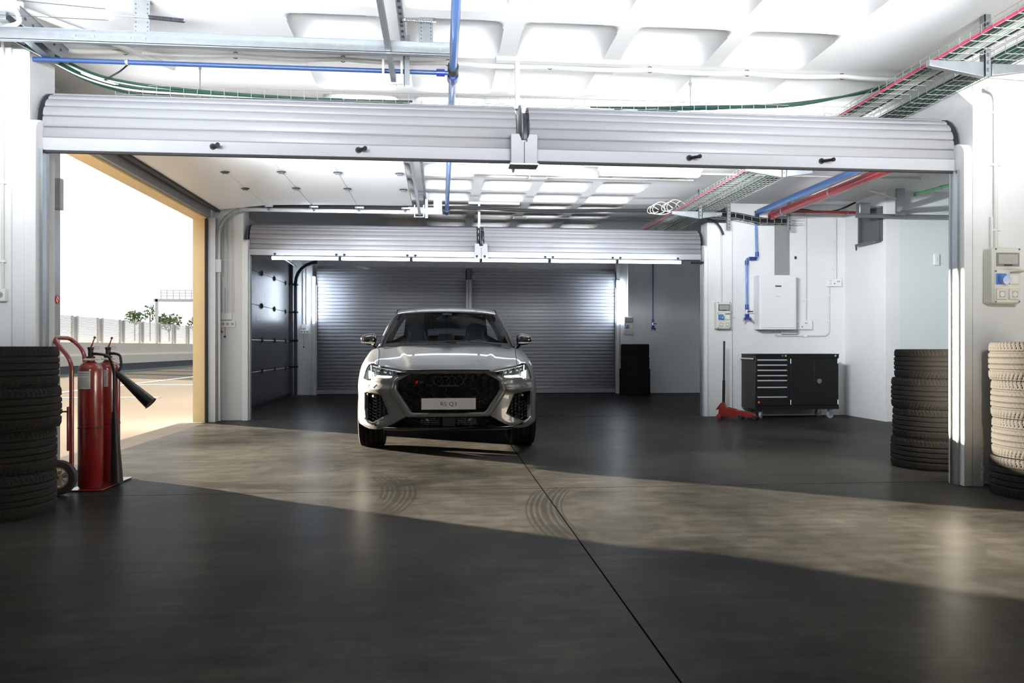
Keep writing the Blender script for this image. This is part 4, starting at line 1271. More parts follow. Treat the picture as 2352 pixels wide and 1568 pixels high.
spring_plate(-1.925, -1.825, 5.0, 3.02, 3.235, 'perforated steel plate standing on the long track at the upper left')
spring_plate(-0.14, -0.05, 5.0, 3.02, 3.20, 'perforated steel plate on the long track between the bar and the blue pipe')
spring_plate(-0.10, 0.02, 10.90, 2.98, 3.14, 'perforated steel plate beside the blue pipe above the middle shutters')
def coil(mb, p0, p1, r, turns, w, n=10):
    p0, p1 = Vector(p0), Vector(p1)
    d = (p1 - p0).normalized(); a = d.orthogonal().normalized(); b = d.cross(a)
    mb.tube([p0 + (p1 - p0) * (k / (turns * n)) + (a * math.cos(2 * PI * k / n) + b * math.sin(2 * PI * k / n)) * r for k in range(turns * n + 1)], w, 5)
    return mb
t = thing('tension_spring', 'coil spring on a pulley cable in the upper left, reaching right of the plate', 'spring', (-1.7, 4.96, 3.1))
coil(MB(), (-1.82, 4.96, 3.115), (-1.605, 4.96, 3.10), 0.011, 26, 0.0032, 8).build('coil', 'darksteel', t)
MB().cyl((-2.03, 4.96, 3.12), (-1.60, 4.96, 3.10), 0.004, n=8).build('rod', 'steel', t)
MB().lathe([(0.008, -0.010), (0.034, -0.008), (0.026, 0.0), (0.034, 0.008), (0.008, 0.010)], 24, (-2.06, 4.96, 3.12), 'y').build('pulley', 'cream', t)
MB().cyl((-2.06, 4.94, 3.12), (-2.06, 4.98, 3.12), 0.012, n=12).build('pulley_bolt', 'steel', t)
t = thing('pulley_cable', 'thin steel cable pair from the pulley to the upper left corner', 'cable', (-3.2, 4.96, 3.2))
MB().cyl((-2.06, 4.96, 3.154), (-3.24, 4.96, 3.225), 0.002, n=5).build('strand', 'darksteel', t)
MB().cyl((-2.06, 4.96, 3.086), (-3.24, 4.96, 3.10), 0.002, n=5).build('strand', 'darksteel', t)
t = thing('tension_spring', 'small threaded buffer spring between the slotted angle and the plate near the blue pipe', 'spring', (-0.16, 4.96, 3.16))
coil(MB(), (-0.235, 4.96, 3.162), (-0.055, 4.96, 3.155), 0.012, 18, 0.003, 8).build('coil', 'chrome', t)
MB().cyl((-0.26, 4.96, 3.162), (-0.03, 4.96, 3.154), 0.006, n=8).build('rod', 'steel', t)
MB().cyl((-0.26, 4.96, 3.162), (-0.245, 4.96, 3.162), 0.022, n=14).build('rubber_buffer', 'rubber', t)
# box and steel channels in the upper left corner
t = thing('junction_box', 'white junction box with cable glands in the upper left corner of the ceiling', 'junction box', (-2.75, 4.9, 3.1))
MB().box(-2.80, -2.60, 4.90, 5.05, 3.135, 3.215).build('housing', 'white', t, bevel=0.012)
MB().tube(round_path([(-2.70, 4.97, 3.21), (-2.75, 4.85, 3.24), (-2.95, 4.6, 3.24)], 0.05), 0.014, 8).build('gland_cable', 'conduit', t)
MB().tube(round_path([(-2.62, 4.95, 3.15), (-2.58, 4.98, 3.06), (-2.75, 5.05, 3.04), (-2.95, 5.1, 3.06)], 0.05), 0.014, 8).build('gland_cable', 'conduit', t)
t = thing('steel_channel', 'slotted steel channel slanting from the left pillar top to the shutter roll', 'steel channel', (-2.8, 5.3, 3.1))
m = MB()
rot = Vector((0.0, 1.0, -0.05)).to_track_quat('X', 'Z').to_matrix()
m.obox((-2.60, 5.30, 3.10), (0.62, 0.004, 0.10), rot)
m.obox((-2.62, 5.30, 3.15), (0.62, 0.05, 0.004), rot)
m.build('web', 'galv', t)
hl = MB()
for k in range(6):
    hl.cyl((-2.602, 5.05 + 0.09 * k, 3.11 - 0.004 * k), (-2.594, 5.05 + 0.09 * k, 3.11 - 0.004 * k), 0.010, n=8)
hl.build('slots', 'ink', t)
o = MB().obox((-2.70, 5.30, 3.08), (0.66, 0.06, 0.05), rot).build('steel_beam', 'galv', None, bevel=0.003)
tag(o, 'plain steel channel resting on the left pillar top under the cables', 'steel channel')
# right-hand bay rails
t = thing('door_track', 'galvanised rail along the green wall at the upper right of the middle bay', 'door track', (6.7, 10.12, 2.9))
m = MB(); m.box(5.75, 7.6, 10.08, 10.12, 2.90, 2.905).box(5.75, 7.6, 10.115, 10.12, 2.85, 2.905).box(5.75, 7.6, 10.08, 10.12, 2.85, 2.855)
m.build('rail', 'galv', t)
t = thing('door_rail', 'white galvanised bar running towards the viewer at the upper right', 'rail', (6.4, 9.6, 2.95))
MB().box(6.34, 6.38, 7.6, 10.10, 2.93, 3.0).build('bar', 'galv', t, bevel=0.003)
MB().box(6.30, 6.42, 10.02, 10.06, 2.88, ZC).build('hanger', 'galv', t)
MB().cyl((6.34, 10.04, 3.10), (5.95, 10.1, ZC - 0.02), 0.012, n=8).build('brace', 'whitesteel', t)
t = thing('track_bracket', 'steel spring bracket on the rail beside the dark grey tray', 'bracket', (5.9, 10.3, 3.0))
MB().box(5.86, 6.02, 10.2, 10.3, 2.93, 3.08).build('plate', 'galv', t, bevel=0.01)
MB().cyl((6.02, 10.25, 3.03), (6.20, 10.25, 3.03), 0.012, n=10).build('threaded_rod', 'steel', t)

# ============================================================ wire basket cable trays
def basket(x0, x1, y0, y1, z, h, label, step=0.10, name='cable_tray'):
    t = thing(name, label, 'cable tray', ((x0 + x1) / 2, (y0 + y1) / 2, z))
    m = MB(); r = 0.0028
    n = max(2, round((x1 - x0) / 0.05))
    for i in range(n + 1):
        x = x0 + (x1 - x0) * i / n
        m.cyl((x, y0, z), (x, y1, z), r, n=5, caps=False)
    for x in (x0, x1):
        m.cyl((x, y0, z + h), (x, y1, z + h), r, n=5, caps=False)
        m.cyl((x, y0, z + h * 0.5), (x, y1, z + h * 0.5), r, n=5, caps=False)
    y = y0
    while y < y1:
        m.tube([(x0, y, z + h), (x0, y, z), (x1, y, z), (x1, y, z + h)], r, 5, caps=False)
        y += step
    m.build('wire_basket', 'traywire', t)
    return t
TY0, TY1 = 1.5, 12.6
basket(3.315, 3.555, TY0, TY1, 2.975, 0.06, 'wire basket tray with a pink cable, left one of two overhead trays')
basket(3.63, 3.83, TY0, TY1, 2.945, 0.06, 'wire basket tray of dark green cables, right of the two overhead trays')
def cable_run(x, z, r, mt, label, y0=TY0, y1=TY1, wig=0.006, name='cable', ph=0.0, group=None):
    pts = []
    y = y0
    while y <= y1 + 1e-6:
        pts.append((x + wig * math.sin(y * 2.3 + ph), y, z + 0.3 * wig * math.sin(y * 3.1 + ph)))
        y += 0.35
    o = MB().tube(pts, r, 7).build(name, mt, None)
    return tag(o, label, 'cable', group)
cable_run(3.328, 2.990, 0.011, 'cpink', 'pink cable along the left edge of the overhead tray', wig=0.001)
for i, (x, mt, l) in enumerate(((3.352, 'cblack', 'black cable lying right beside the pink one in the overhead tray'), (3.375, 'cgreen', 'dark green cable second from the pink one in the overhead tray'),
                    (3.40, 'cgreen', 'dark green cable third from the pink one in the overhead tray'), (3.435, 'cwhite', 'white cable in the middle of the left overhead tray'),
                    (3.47, 'trayduct', 'pale green flat duct in the left overhead tray'), (3.505, 'cwhite', 'white cable right of the pale duct in the left overhead tray'), (3.535, 'cblack', 'thick black cable at the right edge of the left overhead tray'))):
    cable_run(x, 2.990 + 0.002 * i, 0.010 if mt != 'trayduct' else 0.015, mt, l, ph=i * 1.3, wig=0.003)
for i in range(7):
    cable_run(3.648 + 0.027 * i, 2.962 + 0.003 * (i % 2), 0.0125, 'cgreen', 'dark green cable packed side by side in the right overhead tray', wig=0.002, ph=i, group='green cables in the right overhead tray')
def tray_bracket(y, label, post=True, x1=4.0):
    t = thing('tray_bracket', label, 'bracket', (3.6, y, 2.87))
    m = MB()
    m.prism([(3.20, 2.94), (3.20, 2.90), (3.58, 2.84), (3.58, 2.94)], y - 0.02, y + 0.02, 'y')
    m.prism([(3.64, 2.93), (3.64, 2.85), (3.92, 2.89), (3.92, 2.93)], y - 0.02, y + 0.02, 'y')
    m.build('arm', 'galv', t, bevel=0.003)
    p = MB().box(3.580, 3.622, y - 0.03, y - 0.025, 2.84, ZC).box(3.580, 3.585, y - 0.03, y + 0.02, 2.84, ZC).build('post', 'galv', t)
    s = MB()
    for k in range(7):
        s.box(3.594, 3.608, y - 0.032, y - 0.030, 2.87 + 0.05 * k, 2.895 + 0.05 * k)
    s.build('slots', 'ink', p)
tray_bracket(4.75, 'galvanised cantilever bracket carrying the cable trays at the upper right')
tray_bracket(7.75, 'galvanised bracket carrying the cable trays in the middle bay')
tray_bracket(10.35, 'galvanised bracket carrying the cable trays just before the middle shutters')

# branch tray across, behind the near shutter rolls, with white and green cables
def basket_x(x0, x1, y, w, z, h, label):
    t = thing('cable_tray', label, 'cable tray', ((x0 + x1) / 2, y, z))
    m = MB(); r = 0.0026
    for yy in (y, y + w / 3, y + 2 * w / 3, y + w):
        m.cyl((x0, yy, z), (x1, yy, z), r, n=5, caps=False)
    for yy in (y, y + w):
        m.cyl((x0, yy, z + h), (x1, yy, z + h), r, n=5, caps=False)
    x = x0
    while x < x1:
        m.tube([(x, y, z + h), (x, y, z), (x, y + w, z), (x, y + w, z + h)], r, 5, caps=False)
        x += 0.10
    m.build('wire_basket', 'traywire', t)
basket_x(-2.45, 3.45, 6.02, 0.18, 2.965, 0.07, 'long wire basket tray crossing behind the tops of the near shutters')
def bundle(paths, mt, r, label, name='cable', group=None):
    for i, p in enumerate(paths):
        o = MB().tube(round_path(p, 0.25, 6), r, 7).build(name, mt, None)
        tag(o, label, 'cable', group)
random.seed(11)
pw, pg = [], []
for i in range(12):
    dy, dz = random.uniform(0, 0.13), random.uniform(0, 0.05)
    e = random.uniform(-0.03, 0.03)
    p = [(-3.24, 5.22 + dy * 0.5, 3.095 + dz), (-2.90, 5.26 + dy * 0.4, 3.11 + dz * 0.7), (-2.74 + e, 5.50 + dy * 0.4, 3.06 + dz * 0.6), (-2.56 + e, 5.84 + dy * 0.8, 3.0 + dz * 0.8),
         (-2.30 + e, 6.03 + dy, 2.985 + dz * 1.2), (-1.7, 6.04 + dy, 2.985 + dz * 0.4), (-1.0 + 2 * e, 6.05 + dy, 2.98), (-0.5 + 10 * e, 6.05 + dy, 2.985)]
    (pw if i % 2 == 0 else pg).append(p)
bundle(pw, 'cwhite', 0.008, 'white cable in the bundle sweeping off the left pillar top into the cross tray', group='white cables over the left pillar')
bundle(pg, 'cgreen', 0.010, 'dark green cable in the bundle sweeping off the left pillar top', group='green cables over the left pillar')
pg2 = []
for i in range(4):
    dy = 0.02 * i
    pg2.append([(1.2 + 0.2 * i, 6.05 + dy, 2.98), (2.2, 6.06 + dy, 3.01 + 0.02 * (i % 2)), (2.9, 6.05 + dy, 3.03 + 0.015 * i), (3.30 + 0.02 * i, 5.75, 3.06), (3.42, 5.3 + dy, 3.02), (3.44, 4.6, 3.01)])
bundle(pg2, 'cgreen', 0.009, 'dark green cable curving from the cross tray up into the overhead tray', group='green cables joining the overhead tray')
# threaded rods holding the cross tray
for (x, lab) in ((-1.855, 'threaded rod down to the cross tray, left of the long track plate'), (2.045, 'threaded rod down to the cross tray above the near right shutter'), (3.95, 'threaded rod beside the right cable tray')):
    tag(MB().cyl((x, 6.10, 2.97), (x, 6.10, 3.25), 0.005, n=6).cyl((x, 6.10, 3.20), (x, 6.10, 3.225), 0.012, n=6).build('threaded_rod', 'steel', None), lab, 'rod')
# black cable bundle over the middle shutters
blk = []
for i in range(8):
    dy, dz = 0.020 * (i % 4), 0.022 * (i // 4)
    blk.append([(-2.5, 11.08 + dy, 3.035 + dz), (-0.8, 11.08 + dy, 3.045 + dz), (0.6, 11.07 + dy, 3.07 + dz), (1.4, 11.07 + dy, 3.035 + dz), (2.6, 11.07 + dy, 3.065 + dz), (3.3, 11.0 + dy, 3.06 + dz), (3.75, 10.9 + dy, 2.99 + dz)])
bundle(blk, 'cblack', 0.0125, 'thick black cable in the bundle sagging above the middle shutters', group='black cables above the middle shutters')
# black cables on the curved tray to the right wall
blk = []
for i in range(5):
    dz = 0.017 * i
    blk.append([(3.6, 11.08, 3.02 + dz), (4.1, 11.08, 3.02 + dz), (4.45, 11.10, 3.0 + dz), (4.80, 11.12, 2.935 + dz), (5.0, 11.14, 2.93 + dz), (5.30, 11.15, 2.935 + dz)])
bundle(blk, 'cblack', 0.010, 'black cable on the dipping tray above the electrical cabinet', group='black cables on the dipping tray')
blk = []
for i in range(4):
    blk.append([(4.90, 11.0 + 0.02 * i, 2.98), (5.05, 10.98 + 0.02 * i, 3.06), (5.4, 10.97 + 0.02 * i, 3.13), (5.7, 10.95 + 0.02 * i, 3.06), (6.0, 10.93 + 0.02 * i, 3.12), (6.2, 10.9 + 0.02 * i, 3.22)])
bundle(blk, 'cblack', 0.011, 'black cable waving between the red pipe and the right wall corner', group='black cables right of the red pipe')
t = thing('cable_tray', 'wire basket tray dipping along the wall above the electrical cabinet', 'cable tray', (4.6, 11.1, 2.95))
m = MB()
pth = [(4.05, 3.0), (4.4, 2.985), (4.78, 2.915), (5.45, 2.915)]
for yy in (11.05, 11.22):
    for dz in (0, 0.07):
        m.tube([(x, yy, z + dz) for x, z in pth], 0.0035, 5)
for (xa, za), (xb, zb) in zip(pth, pth[1:]):
    n = max(2, int((xb - xa) / 0.11))
    for k in range(n):
        x, z = xa + (xb - xa) * k / n, za + (zb - za) * k / n
        m.tube([(x, 11.05, z + 0.07), (x, 11.05, z), (x, 11.22, z), (x, 11.22, z + 0.07)], 0.0035, 5)
m.build('wire_basket', 'traywire', t)
for (x, lab) in ((4.28, 'slotted steel post hanging above the pier with the jack'), (5.215, 'slotted steel post at the end of the dipping tray')):
    t = thing('slotted_post', lab, 'bracket', (x, 11.02, 2.8))
    MB().box(x - 0.025, x + 0.025, 11.0, 11.04, 2.80, ZC).build('post', 'steel', t, bevel=0.002)
    s = MB()
    for k in range(8):
        s.cyl((x, 11.0, 2.83 + 0.05 * k), (x, 10.998, 2.83 + 0.05 * k), 0.009, n=8)
    s.build('slots', 'ink', t)
tag(MB().tube(round_path([(4.0, 11.15, 2.98), (4.12, 11.14, 2.95), (4.20, 11.13, 2.84), (4.235, 11.12, 2.74)], 0.08), 0.017, 10).build('cable_end', 'cblack', None), 'cut off thick black cable end hanging beside the middle shutter roll', 'cable')
# white cable loops
lp = []
random.seed(5)
for i in range(7):
    cx, cz, r = 3.05 + 0.07 * i, 3.03 + 0.012 * i, 0.05 + 0.02 * (i % 3)
    lp.append((cx, cz, r))
m = MB()
for (cx, cz, r) in lp:
    m.tube([(cx + r * 1.6 * math.cos(a), 10.75 + 0.05 * math.sin(2 * a), cz + r * math.sin(a)) for a in [k * PI / 9 for k in range(17)]], 0.006, 6)
tag(m.build('coiled_cable', 'cwhite', None), 'loose loops of white cable beside the tray before the middle shutters', 'cable')
tag(MB().tube(round_path([(-2.30, 5.9, 3.16), (-2.36, 5.9, 3.10), (-2.47, 5.88, 3.02)], 0.04), 0.006, 6).build('cable_tie_tail', 'cblack', None), 'black cable tie tail sticking up from the left cable bundle', 'cable tie')
t = thing('ceiling_pipe', 'white pipe slanting along the ceiling in the upper left behind the long track', 'pipe', (-2.6, 5.5, 3.2))
MB().tube([(-2.72, 5.05, 3.205), (-2.35, 5.60, 3.205), (-2.05, 6.1, 3.205)], 0.020, 10).build('pipe', 'conduit', t)

# ============================================================ lights of the room
def strip_light(x0, x1, y, label, alongy=None, mt='lamp', z=3.13):
    t = thing('strip_light', label, 'strip light', ((x0 + x1) / 2, y, z))
    if alongy:
        a, b_ = alongy
        MB().box(x0, x1, a, b_, z + 0.02, z + 0.055).build('housing', 'cream', t, bevel=0.008)
        MB().box(x0 + 0.012, x1 - 0.012, a + 0.02, b_ - 0.02, z - 0.03, z + 0.02).build('diffuser', mt, t, bevel=0.015)
        return t
    MB().box(x0, x1, y - 0.06, y + 0.06, z + 0.015, z + 0.05).build('housing', 'cream', t, bevel=0.008)
    MB().box(x0 + 0.02, x1 - 0.02, y - 0.055, y + 0.055, z - 0.045, z + 0.015).build('diffuser', mt, t, bevel=0.02, seg=3)
    for u in (0.06, 0.30, 0.55, 0.8, 0.95):
        x = x0 + (x1 - x0) * u
        MB().box(x - 0.015, x + 0.015, y - 0.066, y - 0.058, z - 0.005, z + 0.035).build('clip', 'cream', t)
    for u in (0.18, 0.82):
        x = x0 + (x1 - x0) * u
        MB().box(x - 0.015, x + 0.015, y - 0.03, y + 0.03, z + 0.05, ZC).build('hanger', 'galv', t)
    return t
strip_light(0.28, 1.68, 8.92, 'lit strip light on the ceiling behind the centre bracket')
strip_light(1.86, 3.11, 8.88, 'lit strip light on the ceiling right of the other one behind the near shutter')
strip_light(5.10, 5.22, 9.4, 'lit strip light running along beside the thick red pipe', (8.85, 10.15), 'lamp_dim')

def led_tube(p0, p1, label, group, clipdir, r=0.024, mt='tube'):
    p0, p1 = Vector(p0), Vector(p1)
    t = thing('led_tube', label, 'tube light', (p0 + p1) / 2, group)
    d = (p1 - p0).normalized()
    MB().cyl(p0 + d * 0.012, p1 - d * 0.012, r, n=16).build('tube', mt, t)
    MB().cyl(p0, p0 + d * 0.014, r + 0.001, n=16).build('end_cap', 'black', t)
    MB().cyl(p1 - d * 0.014, p1, r + 0.001, n=16).build('end_cap', 'black', t)
    for u in (0.05, 0.95):
        c = p0 + (p1 - p0) * u
        q = c + Vector(clipdir) * 0.065
        MB().cyl(c + Vector(clipdir) * r, q, 0.006, n=8).sphere(q, (0.02, 0.012, 0.014), 8, 6).build('clip', 'black', t)
    return t
xs = [-2.425, -1.445, -0.425, 0.588, 1.602, 2.622, 3.62]
words = ['leftmost of the six horizontal lit tubes under the middle shutters', 'second from the left of the six horizontal lit tubes', 'third from the left of the six horizontal lit tubes',
         'third from the right of the six horizontal lit tubes', 'second from the right of the six horizontal lit tubes', 'rightmost of the six horizontal lit tubes']
for k in range(6):
    led_tube((xs[k] + 0.008, 11.18, 2.327), (xs[k + 1] - 0.008, 11.18, 2.327), words[k], 'horizontal lit tubes', (0, 0.35, 0.93))
led_tube((-2.755, 16.93, 1.61), (-2.755, 16.93, 2.60), 'lit tube standing upright at the left edge of the closed far shutter', 'upright lit tubes', (0, 1, 0), 0.026, 'tube_upright')
led_tube((4.005, 16.93, 1.61), (4.005, 16.93, 2.57), 'lit tube standing upright at the right edge of the closed far shutter', 'upright lit tubes', (0, 1, 0), 0.026, 'tube_upright')
o = MB().box(3.78, 3.96, 11.19, 11.26, 2.315, 2.345).build('tube_connector', 'black', None, bevel=0.004)
tag(o, 'black connector box at the right end of the lit tube row', 'connector')

# ============================================================ outside: pit lane, wall, fence, gantry, trees
struct('ground', MB().box(-60, -3.62, -20, 120, -0.2, -0.10), 'lane', smooth=False)
struct('trim_10', MB().box(-22.2, -15.6, -20, 120, -0.101, -0.092), 'asphalt', smooth=False)
struct('trim_11', MB().box(-15.6, -14.9, -20, 120, -0.101, -0.090), 'lanegreen', smooth=False)
m = MB()
m.box(-9.6, -9.45, -10, 80, -0.1, -0.090)
for y in range(-6, 80, 6):
    m.box(-9.5, -6.4, y, y + 0.15, -0.1, -0.090)
struct('trim_12', m, 'lanewhite', smooth=False)
w = MB().prism([(-22.9, -0.1), (-22.3, -0.1), (-22.3, 0.5), (-22.5, 0.55), (-22.6, 0.62), (-22.6, 1.35), (-22.9, 1.35)], -10, 120, 'y')
o = w.build('pit_wall', 'concrete_wall', None, smooth=False)
tag(o, 'low pale concrete pit wall beyond the lane', 'wall')
o = MB().box(-26.0, -25.6, -10, 120, -0.1, 1.55).build('track_barrier', 'concrete_wall', None)
tag(o, 'second pale concrete barrier behind the pit wall', 'barrier')
pf = 0
for k in range(12):
    y0 = 38.0 + k * 3.75
    t = thing('fence_panel', 'tall mesh debris fence panel on the pit wall seen through the open door', 'fence panel', (-24.0, y0 + 1.6, 1.4), 'fence panels beyond the pit lane')
    m = MB()
    for q in range(22):
        z = 1.45 + 0.075 * q
        m.box(-24.02, -23.98, y0 + 0.1, y0 + 3.0, z, z + 0.045)
    m.build('mesh', 'fence', t)
    for yy in (y0, y0 + 3.05):
        MB().box(-24.08, -23.92, yy - 0.07, yy + 0.07, -0.1, 3.12).build('post', 'lanewhite', t)
    MB().box(-24.05, -24.0, y0 + 3.12, y0 + 3.68, 1.45, 3.05).build('gap_panel', 'grey', t)
t = thing('gantry', 'steel gantry with railing rising over the far fence', 'gantry', (-29.6, 83, 0))
MB().box(-29.75, -29.5, 82.9, 83.1, -0.1, 6.1).build('leg', 'steel', t)
MB().box(-29.9, -14, 82.9, 83.1, 5.82, 6.1).build('beam', 'steel', t)
m = MB()
for k in range(24):
    m.box(-29.2 + k * 0.62 - 0.025, -29.2 + k * 0.62 + 0.025, 82.97, 83.03, 6.1, 7.05)
for z in (6.4, 6.7, 7.0):
    m.box(-29.2, -14, 82.98, 83.02, z, z + 0.05)
m.build('railing', 'steel', t)
def tree(x, y, h, r, label, n=220, seed=1):
    random.seed(seed)
    t = thing('tree', label, 'tree', (x, y, 0))
    MB().cyl((x, y, -0.1), (x, y, h - r * 0.6), 0.12, 0.06, 8).build('trunk', 'bark', t)
    m = MB()
    for k in range(n):
        a, b_, q = random.uniform(0, 2 * PI), random.uniform(-1, 1), random.random() ** 0.4
        c = Vector((x + r * q * math.cos(a) * math.sqrt(1 - b_ * b_), y + r * q * math.sin(a) * math.sqrt(1 - b_ * b_), h - r * 0.5 + r * 0.85 * q * b_))
        s = random.uniform(0.12, 0.3) * r
        rot = Matrix.Rotation(random.uniform(0, 6), 3, 'X') @ Matrix.Rotation(random.uniform(0, 6), 3, 'Y')
        m.add([c + rot @ Vector(v) * s for v in ((-0.5, -0.3, 0), (0.5, -0.2, 0.1), (0.3, 0.4, 0), (-0.2, 0.5, -0.1))], [(0, 1, 2, 3)])
    m.build('foliage', 'leaf', t)
tree(-32.6, 65.5, 6.3, 1.35, 'leafy tree seen beside the steel post at the left of the open door', 420, 2)
tree(-39.9, 104, 5.5, 1.15, 'low round tree over the fence left of the gantry', 380, 3)
tree(-37.6, 103, 6.1, 1.2, 'sparse tree behind the gantry leg', 130, 4)
tree(-35.2, 103, 5.1, 1.5, 'bushy tree over the fence right of the gantry leg', 380, 5)
tree(-31.5, 103, 4.7, 1.3, 'low bushy tree at the right end of the fence', 380, 6)
# no-smoking style round sticker on the near door post
t = thing('round_sticker', 'small round white sticker with red ring on the steel door post', 'sticker', (-3.21, 6.745, 1.5))
MB().cyl((-3.214, 6.745, 1.452), (-3.2125, 6.745, 1.452), 0.035, n=24).build('disc', 'white', t)
rg = MB().tube([(-3.212, 6.745 + 0.032 * math.cos(k * PI / 14), 1.452 + 0.032 * math.sin(k * PI / 14)) for k in range(28)], 0.004, 5, closed=True)
rg.cyl((-3.212, 6.722, 1.475), (-3.212, 6.768, 1.43), 0.004, n=6)
rg.build('ring', 'redink', t)
# ============================================================ the car (own frame: x across, y backwards from the nose, z up)
def interp(tab, x):
    if x <= tab[0][0]: return tab[0][1]
    for i in range(len(tab) - 1):
        a, b = tab[i], tab[i + 1]
        if x <= b[0]:
            t = (x - a[0]) / (b[0] - a[0])
            m = lambda k: ((tab[min(k + 1, len(tab) - 1)][1] - tab[max(k - 1, 0)][1]) / max(1e-6, (tab[min(k + 1, len(tab) - 1)][0] - tab[max(k - 1, 0)][0])))
            h = b[0] - a[0]
            return ((2 * t ** 3 - 3 * t ** 2 + 1) * a[1] + (t ** 3 - 2 * t ** 2 + t) * h * m(i) + (-2 * t ** 3 + 3 * t ** 2) * b[1] + (t ** 3 - t ** 2) * h * m(i + 1))
    return tab[-1][1]
def lerp(a, b, t): return a + (b - a) * t
def sstep(a, b, x):
    t = max(0, min(1, (x - a) / (b - a)))
    return t * t * (3 - 2 * t)

PLAN = [(0, 0), (.25, .006), (.45, .032), (.60, .082), (.70, .148), (.79, .25), (.86, .38), (.90, .50), (.92, .62), (.93, .75)]
SX, SY = [(0.0, 0.0)], [(0.0, 0.0)]
_s = 0
_prev = (0, 0)
for k in range(1, 301):
    x = 0.93 * (1 - (1 - k / 300) ** 1.6)
    y = interp(PLAN, x)
    _s += math.hypot(x - _prev[0], y - _prev[1])
    _prev = (x, y)
    if k % 6 == 0:
        SX.append((_s, x)); SY.append((_s, y))
def s_of_x(x):
    lo, hi = 0, SX[-1][0]
    for _ in range(40):
        m = (lo + hi) / 2
        if interp(SX, m) < x: lo = m
        else: hi = m
    return lo
def s_of_y(y):
    lo, hi = 0, SX[-1][0]
    for _ in range(40):
        m = (lo + hi) / 2
        if interp(SY, m) < y: lo = m
        else: hi = m
    return lo
def nose(s, z, off=0.0):
    """point of the nose surface; off pushes it outwards"""
    sg = 1 if s >= 0 else -1
    a = abs(s)
    x, y = interp(SX, a), interp(SY, a)
    e = 0.01
    dx, dy = interp(SX, a + e) - interp(SX, max(0, a - e)), interp(SY, a + e) - interp(SY, max(0, a - e))
    l = math.hypot(dx, dy) or 1
    nx, ny = dy / l, -dx / l
    o = off
    o += interp([(.22, -.045), (.27, -.012), (.33, .004), (.45, .0), (.60, .0), (.72, -.004), (.84, -.02)], z)
    # brow above the side intakes and hollow under the headlight
    wgt = sstep(.50, .60, a) * (1 - sstep(.92, 1.02, a))
    o += wgt * (0.020 * math.exp(-((z - (.645)) / .022) ** 2) - 0.012 * math.exp(-((z - .70) / .02) ** 2))
    # proud blade next to the grille, above the lip
    o += sstep(.50, .62, a) * (1 - sstep(.95, 1.05, a)) * 0.012 * math.exp(-((z - .30) / .035) ** 2)
    y += max(0, z - .72) * 0.5
    return (sg * (x + nx * o), y + ny * o, z)
def nx_(x, z, off=0.0):
    return nose(math.copysign(s_of_x(abs(x)), x), z, off)

def inside(p, poly):
    r = False
    n = len(poly)
    for i in range(n):
        (x0, y0), (x1, y1) = poly[i], poly[(i + 1) % n]
        if (y0 > p[1]) != (y1 > p[1]) and p[0] < (x1 - x0) * (p[1] - y0) / (y1 - y0) + x0:
            r = not r
    return r
def refine(poly, step):
    out = []
    n = len(poly)
    for i in range(n):
        a, b = poly[i], poly[(i + 1) % n]
        k = max(1, int(math.hypot(b[0] - a[0], b[1] - a[1]) / step))
        out += [(a[0] + (b[0] - a[0]) * j / k, a[1] + (b[1] - a[1]) * j / k) for j in range(k)]
    return out
def patch(outline, holes, fn, step=0.022):
    vs, es = [], []
    loops = [refine(outline, step)] + [refine(h, step) for h in holes]
    for lp in loops:
        n0 = len(vs)
        vs += [Vector(p) for p in lp]
        es += [(n0 + i, n0 + (i + 1) % len(lp)) for i in range(len(lp))]
    bnd = list(vs)
    x0, x1 = min(p[0] for p in outline), max(p[0] for p in outline)
    z0, z1 = min(p[1] for p in outline), max(p[1] for p in outline)
    i = 0
    x = x0 + step * .5
    while x < x1:
        z = z0 + step * .5
        while z < z1:
            p = (x, z)
            if inside(p, loops[0]) and not any(inside(p, h) for h in loops[1:]):
                if all((b.x - x) ** 2 + (b.y - z) ** 2 > (step * .45) ** 2 for b in bnd):
                    vs.append(Vector(p))
            z += step
        x += step
    r = delaunay_2d_cdt(vs, es, [], 0, 1e-5)
    ov, of = r[0], r[2]
    fs = []
    for f in of:
        c = ((sum(ov[k].x for k in f)) / len(f), (sum(ov[k].y for k in f)) / len(f))
        if inside(c, loops[0]) and not any(inside(c, h) for h in loops[1:]):
            fs.append(tuple(f))
    return MB().add([fn(v.x, v.y) for v in ov], fs)
def band(loops_pts, closed=True):
    """skin between successive 3-D loops of equal length"""
    n = len(loops_pts[0])
    vs = [p for lp in loops_pts for p in lp]
    fs = []
    for i in range(len(loops_pts) - 1):
        for k in range(n if closed else n - 1):
            fs.append((i * n + k, i * n + (k + 1) % n, (i + 1) * n + (k + 1) % n, (i + 1) * n + k))
    return MB().add(vs, fs)

car = thing('car', 'grey sporty crossover car facing the viewer with black honeycomb grille and lit headlights', 'car', (0, 0, 0))
def part(mb, name, mt, parent=None, **kw):
    return mb.build(name, mt, parent or car, **kw)
def both(mb, name, mt, parent=None, **kw):
    return part(mb, name, mt, parent, **kw), part(mb.flipped_x(), name, mt, parent, **kw)

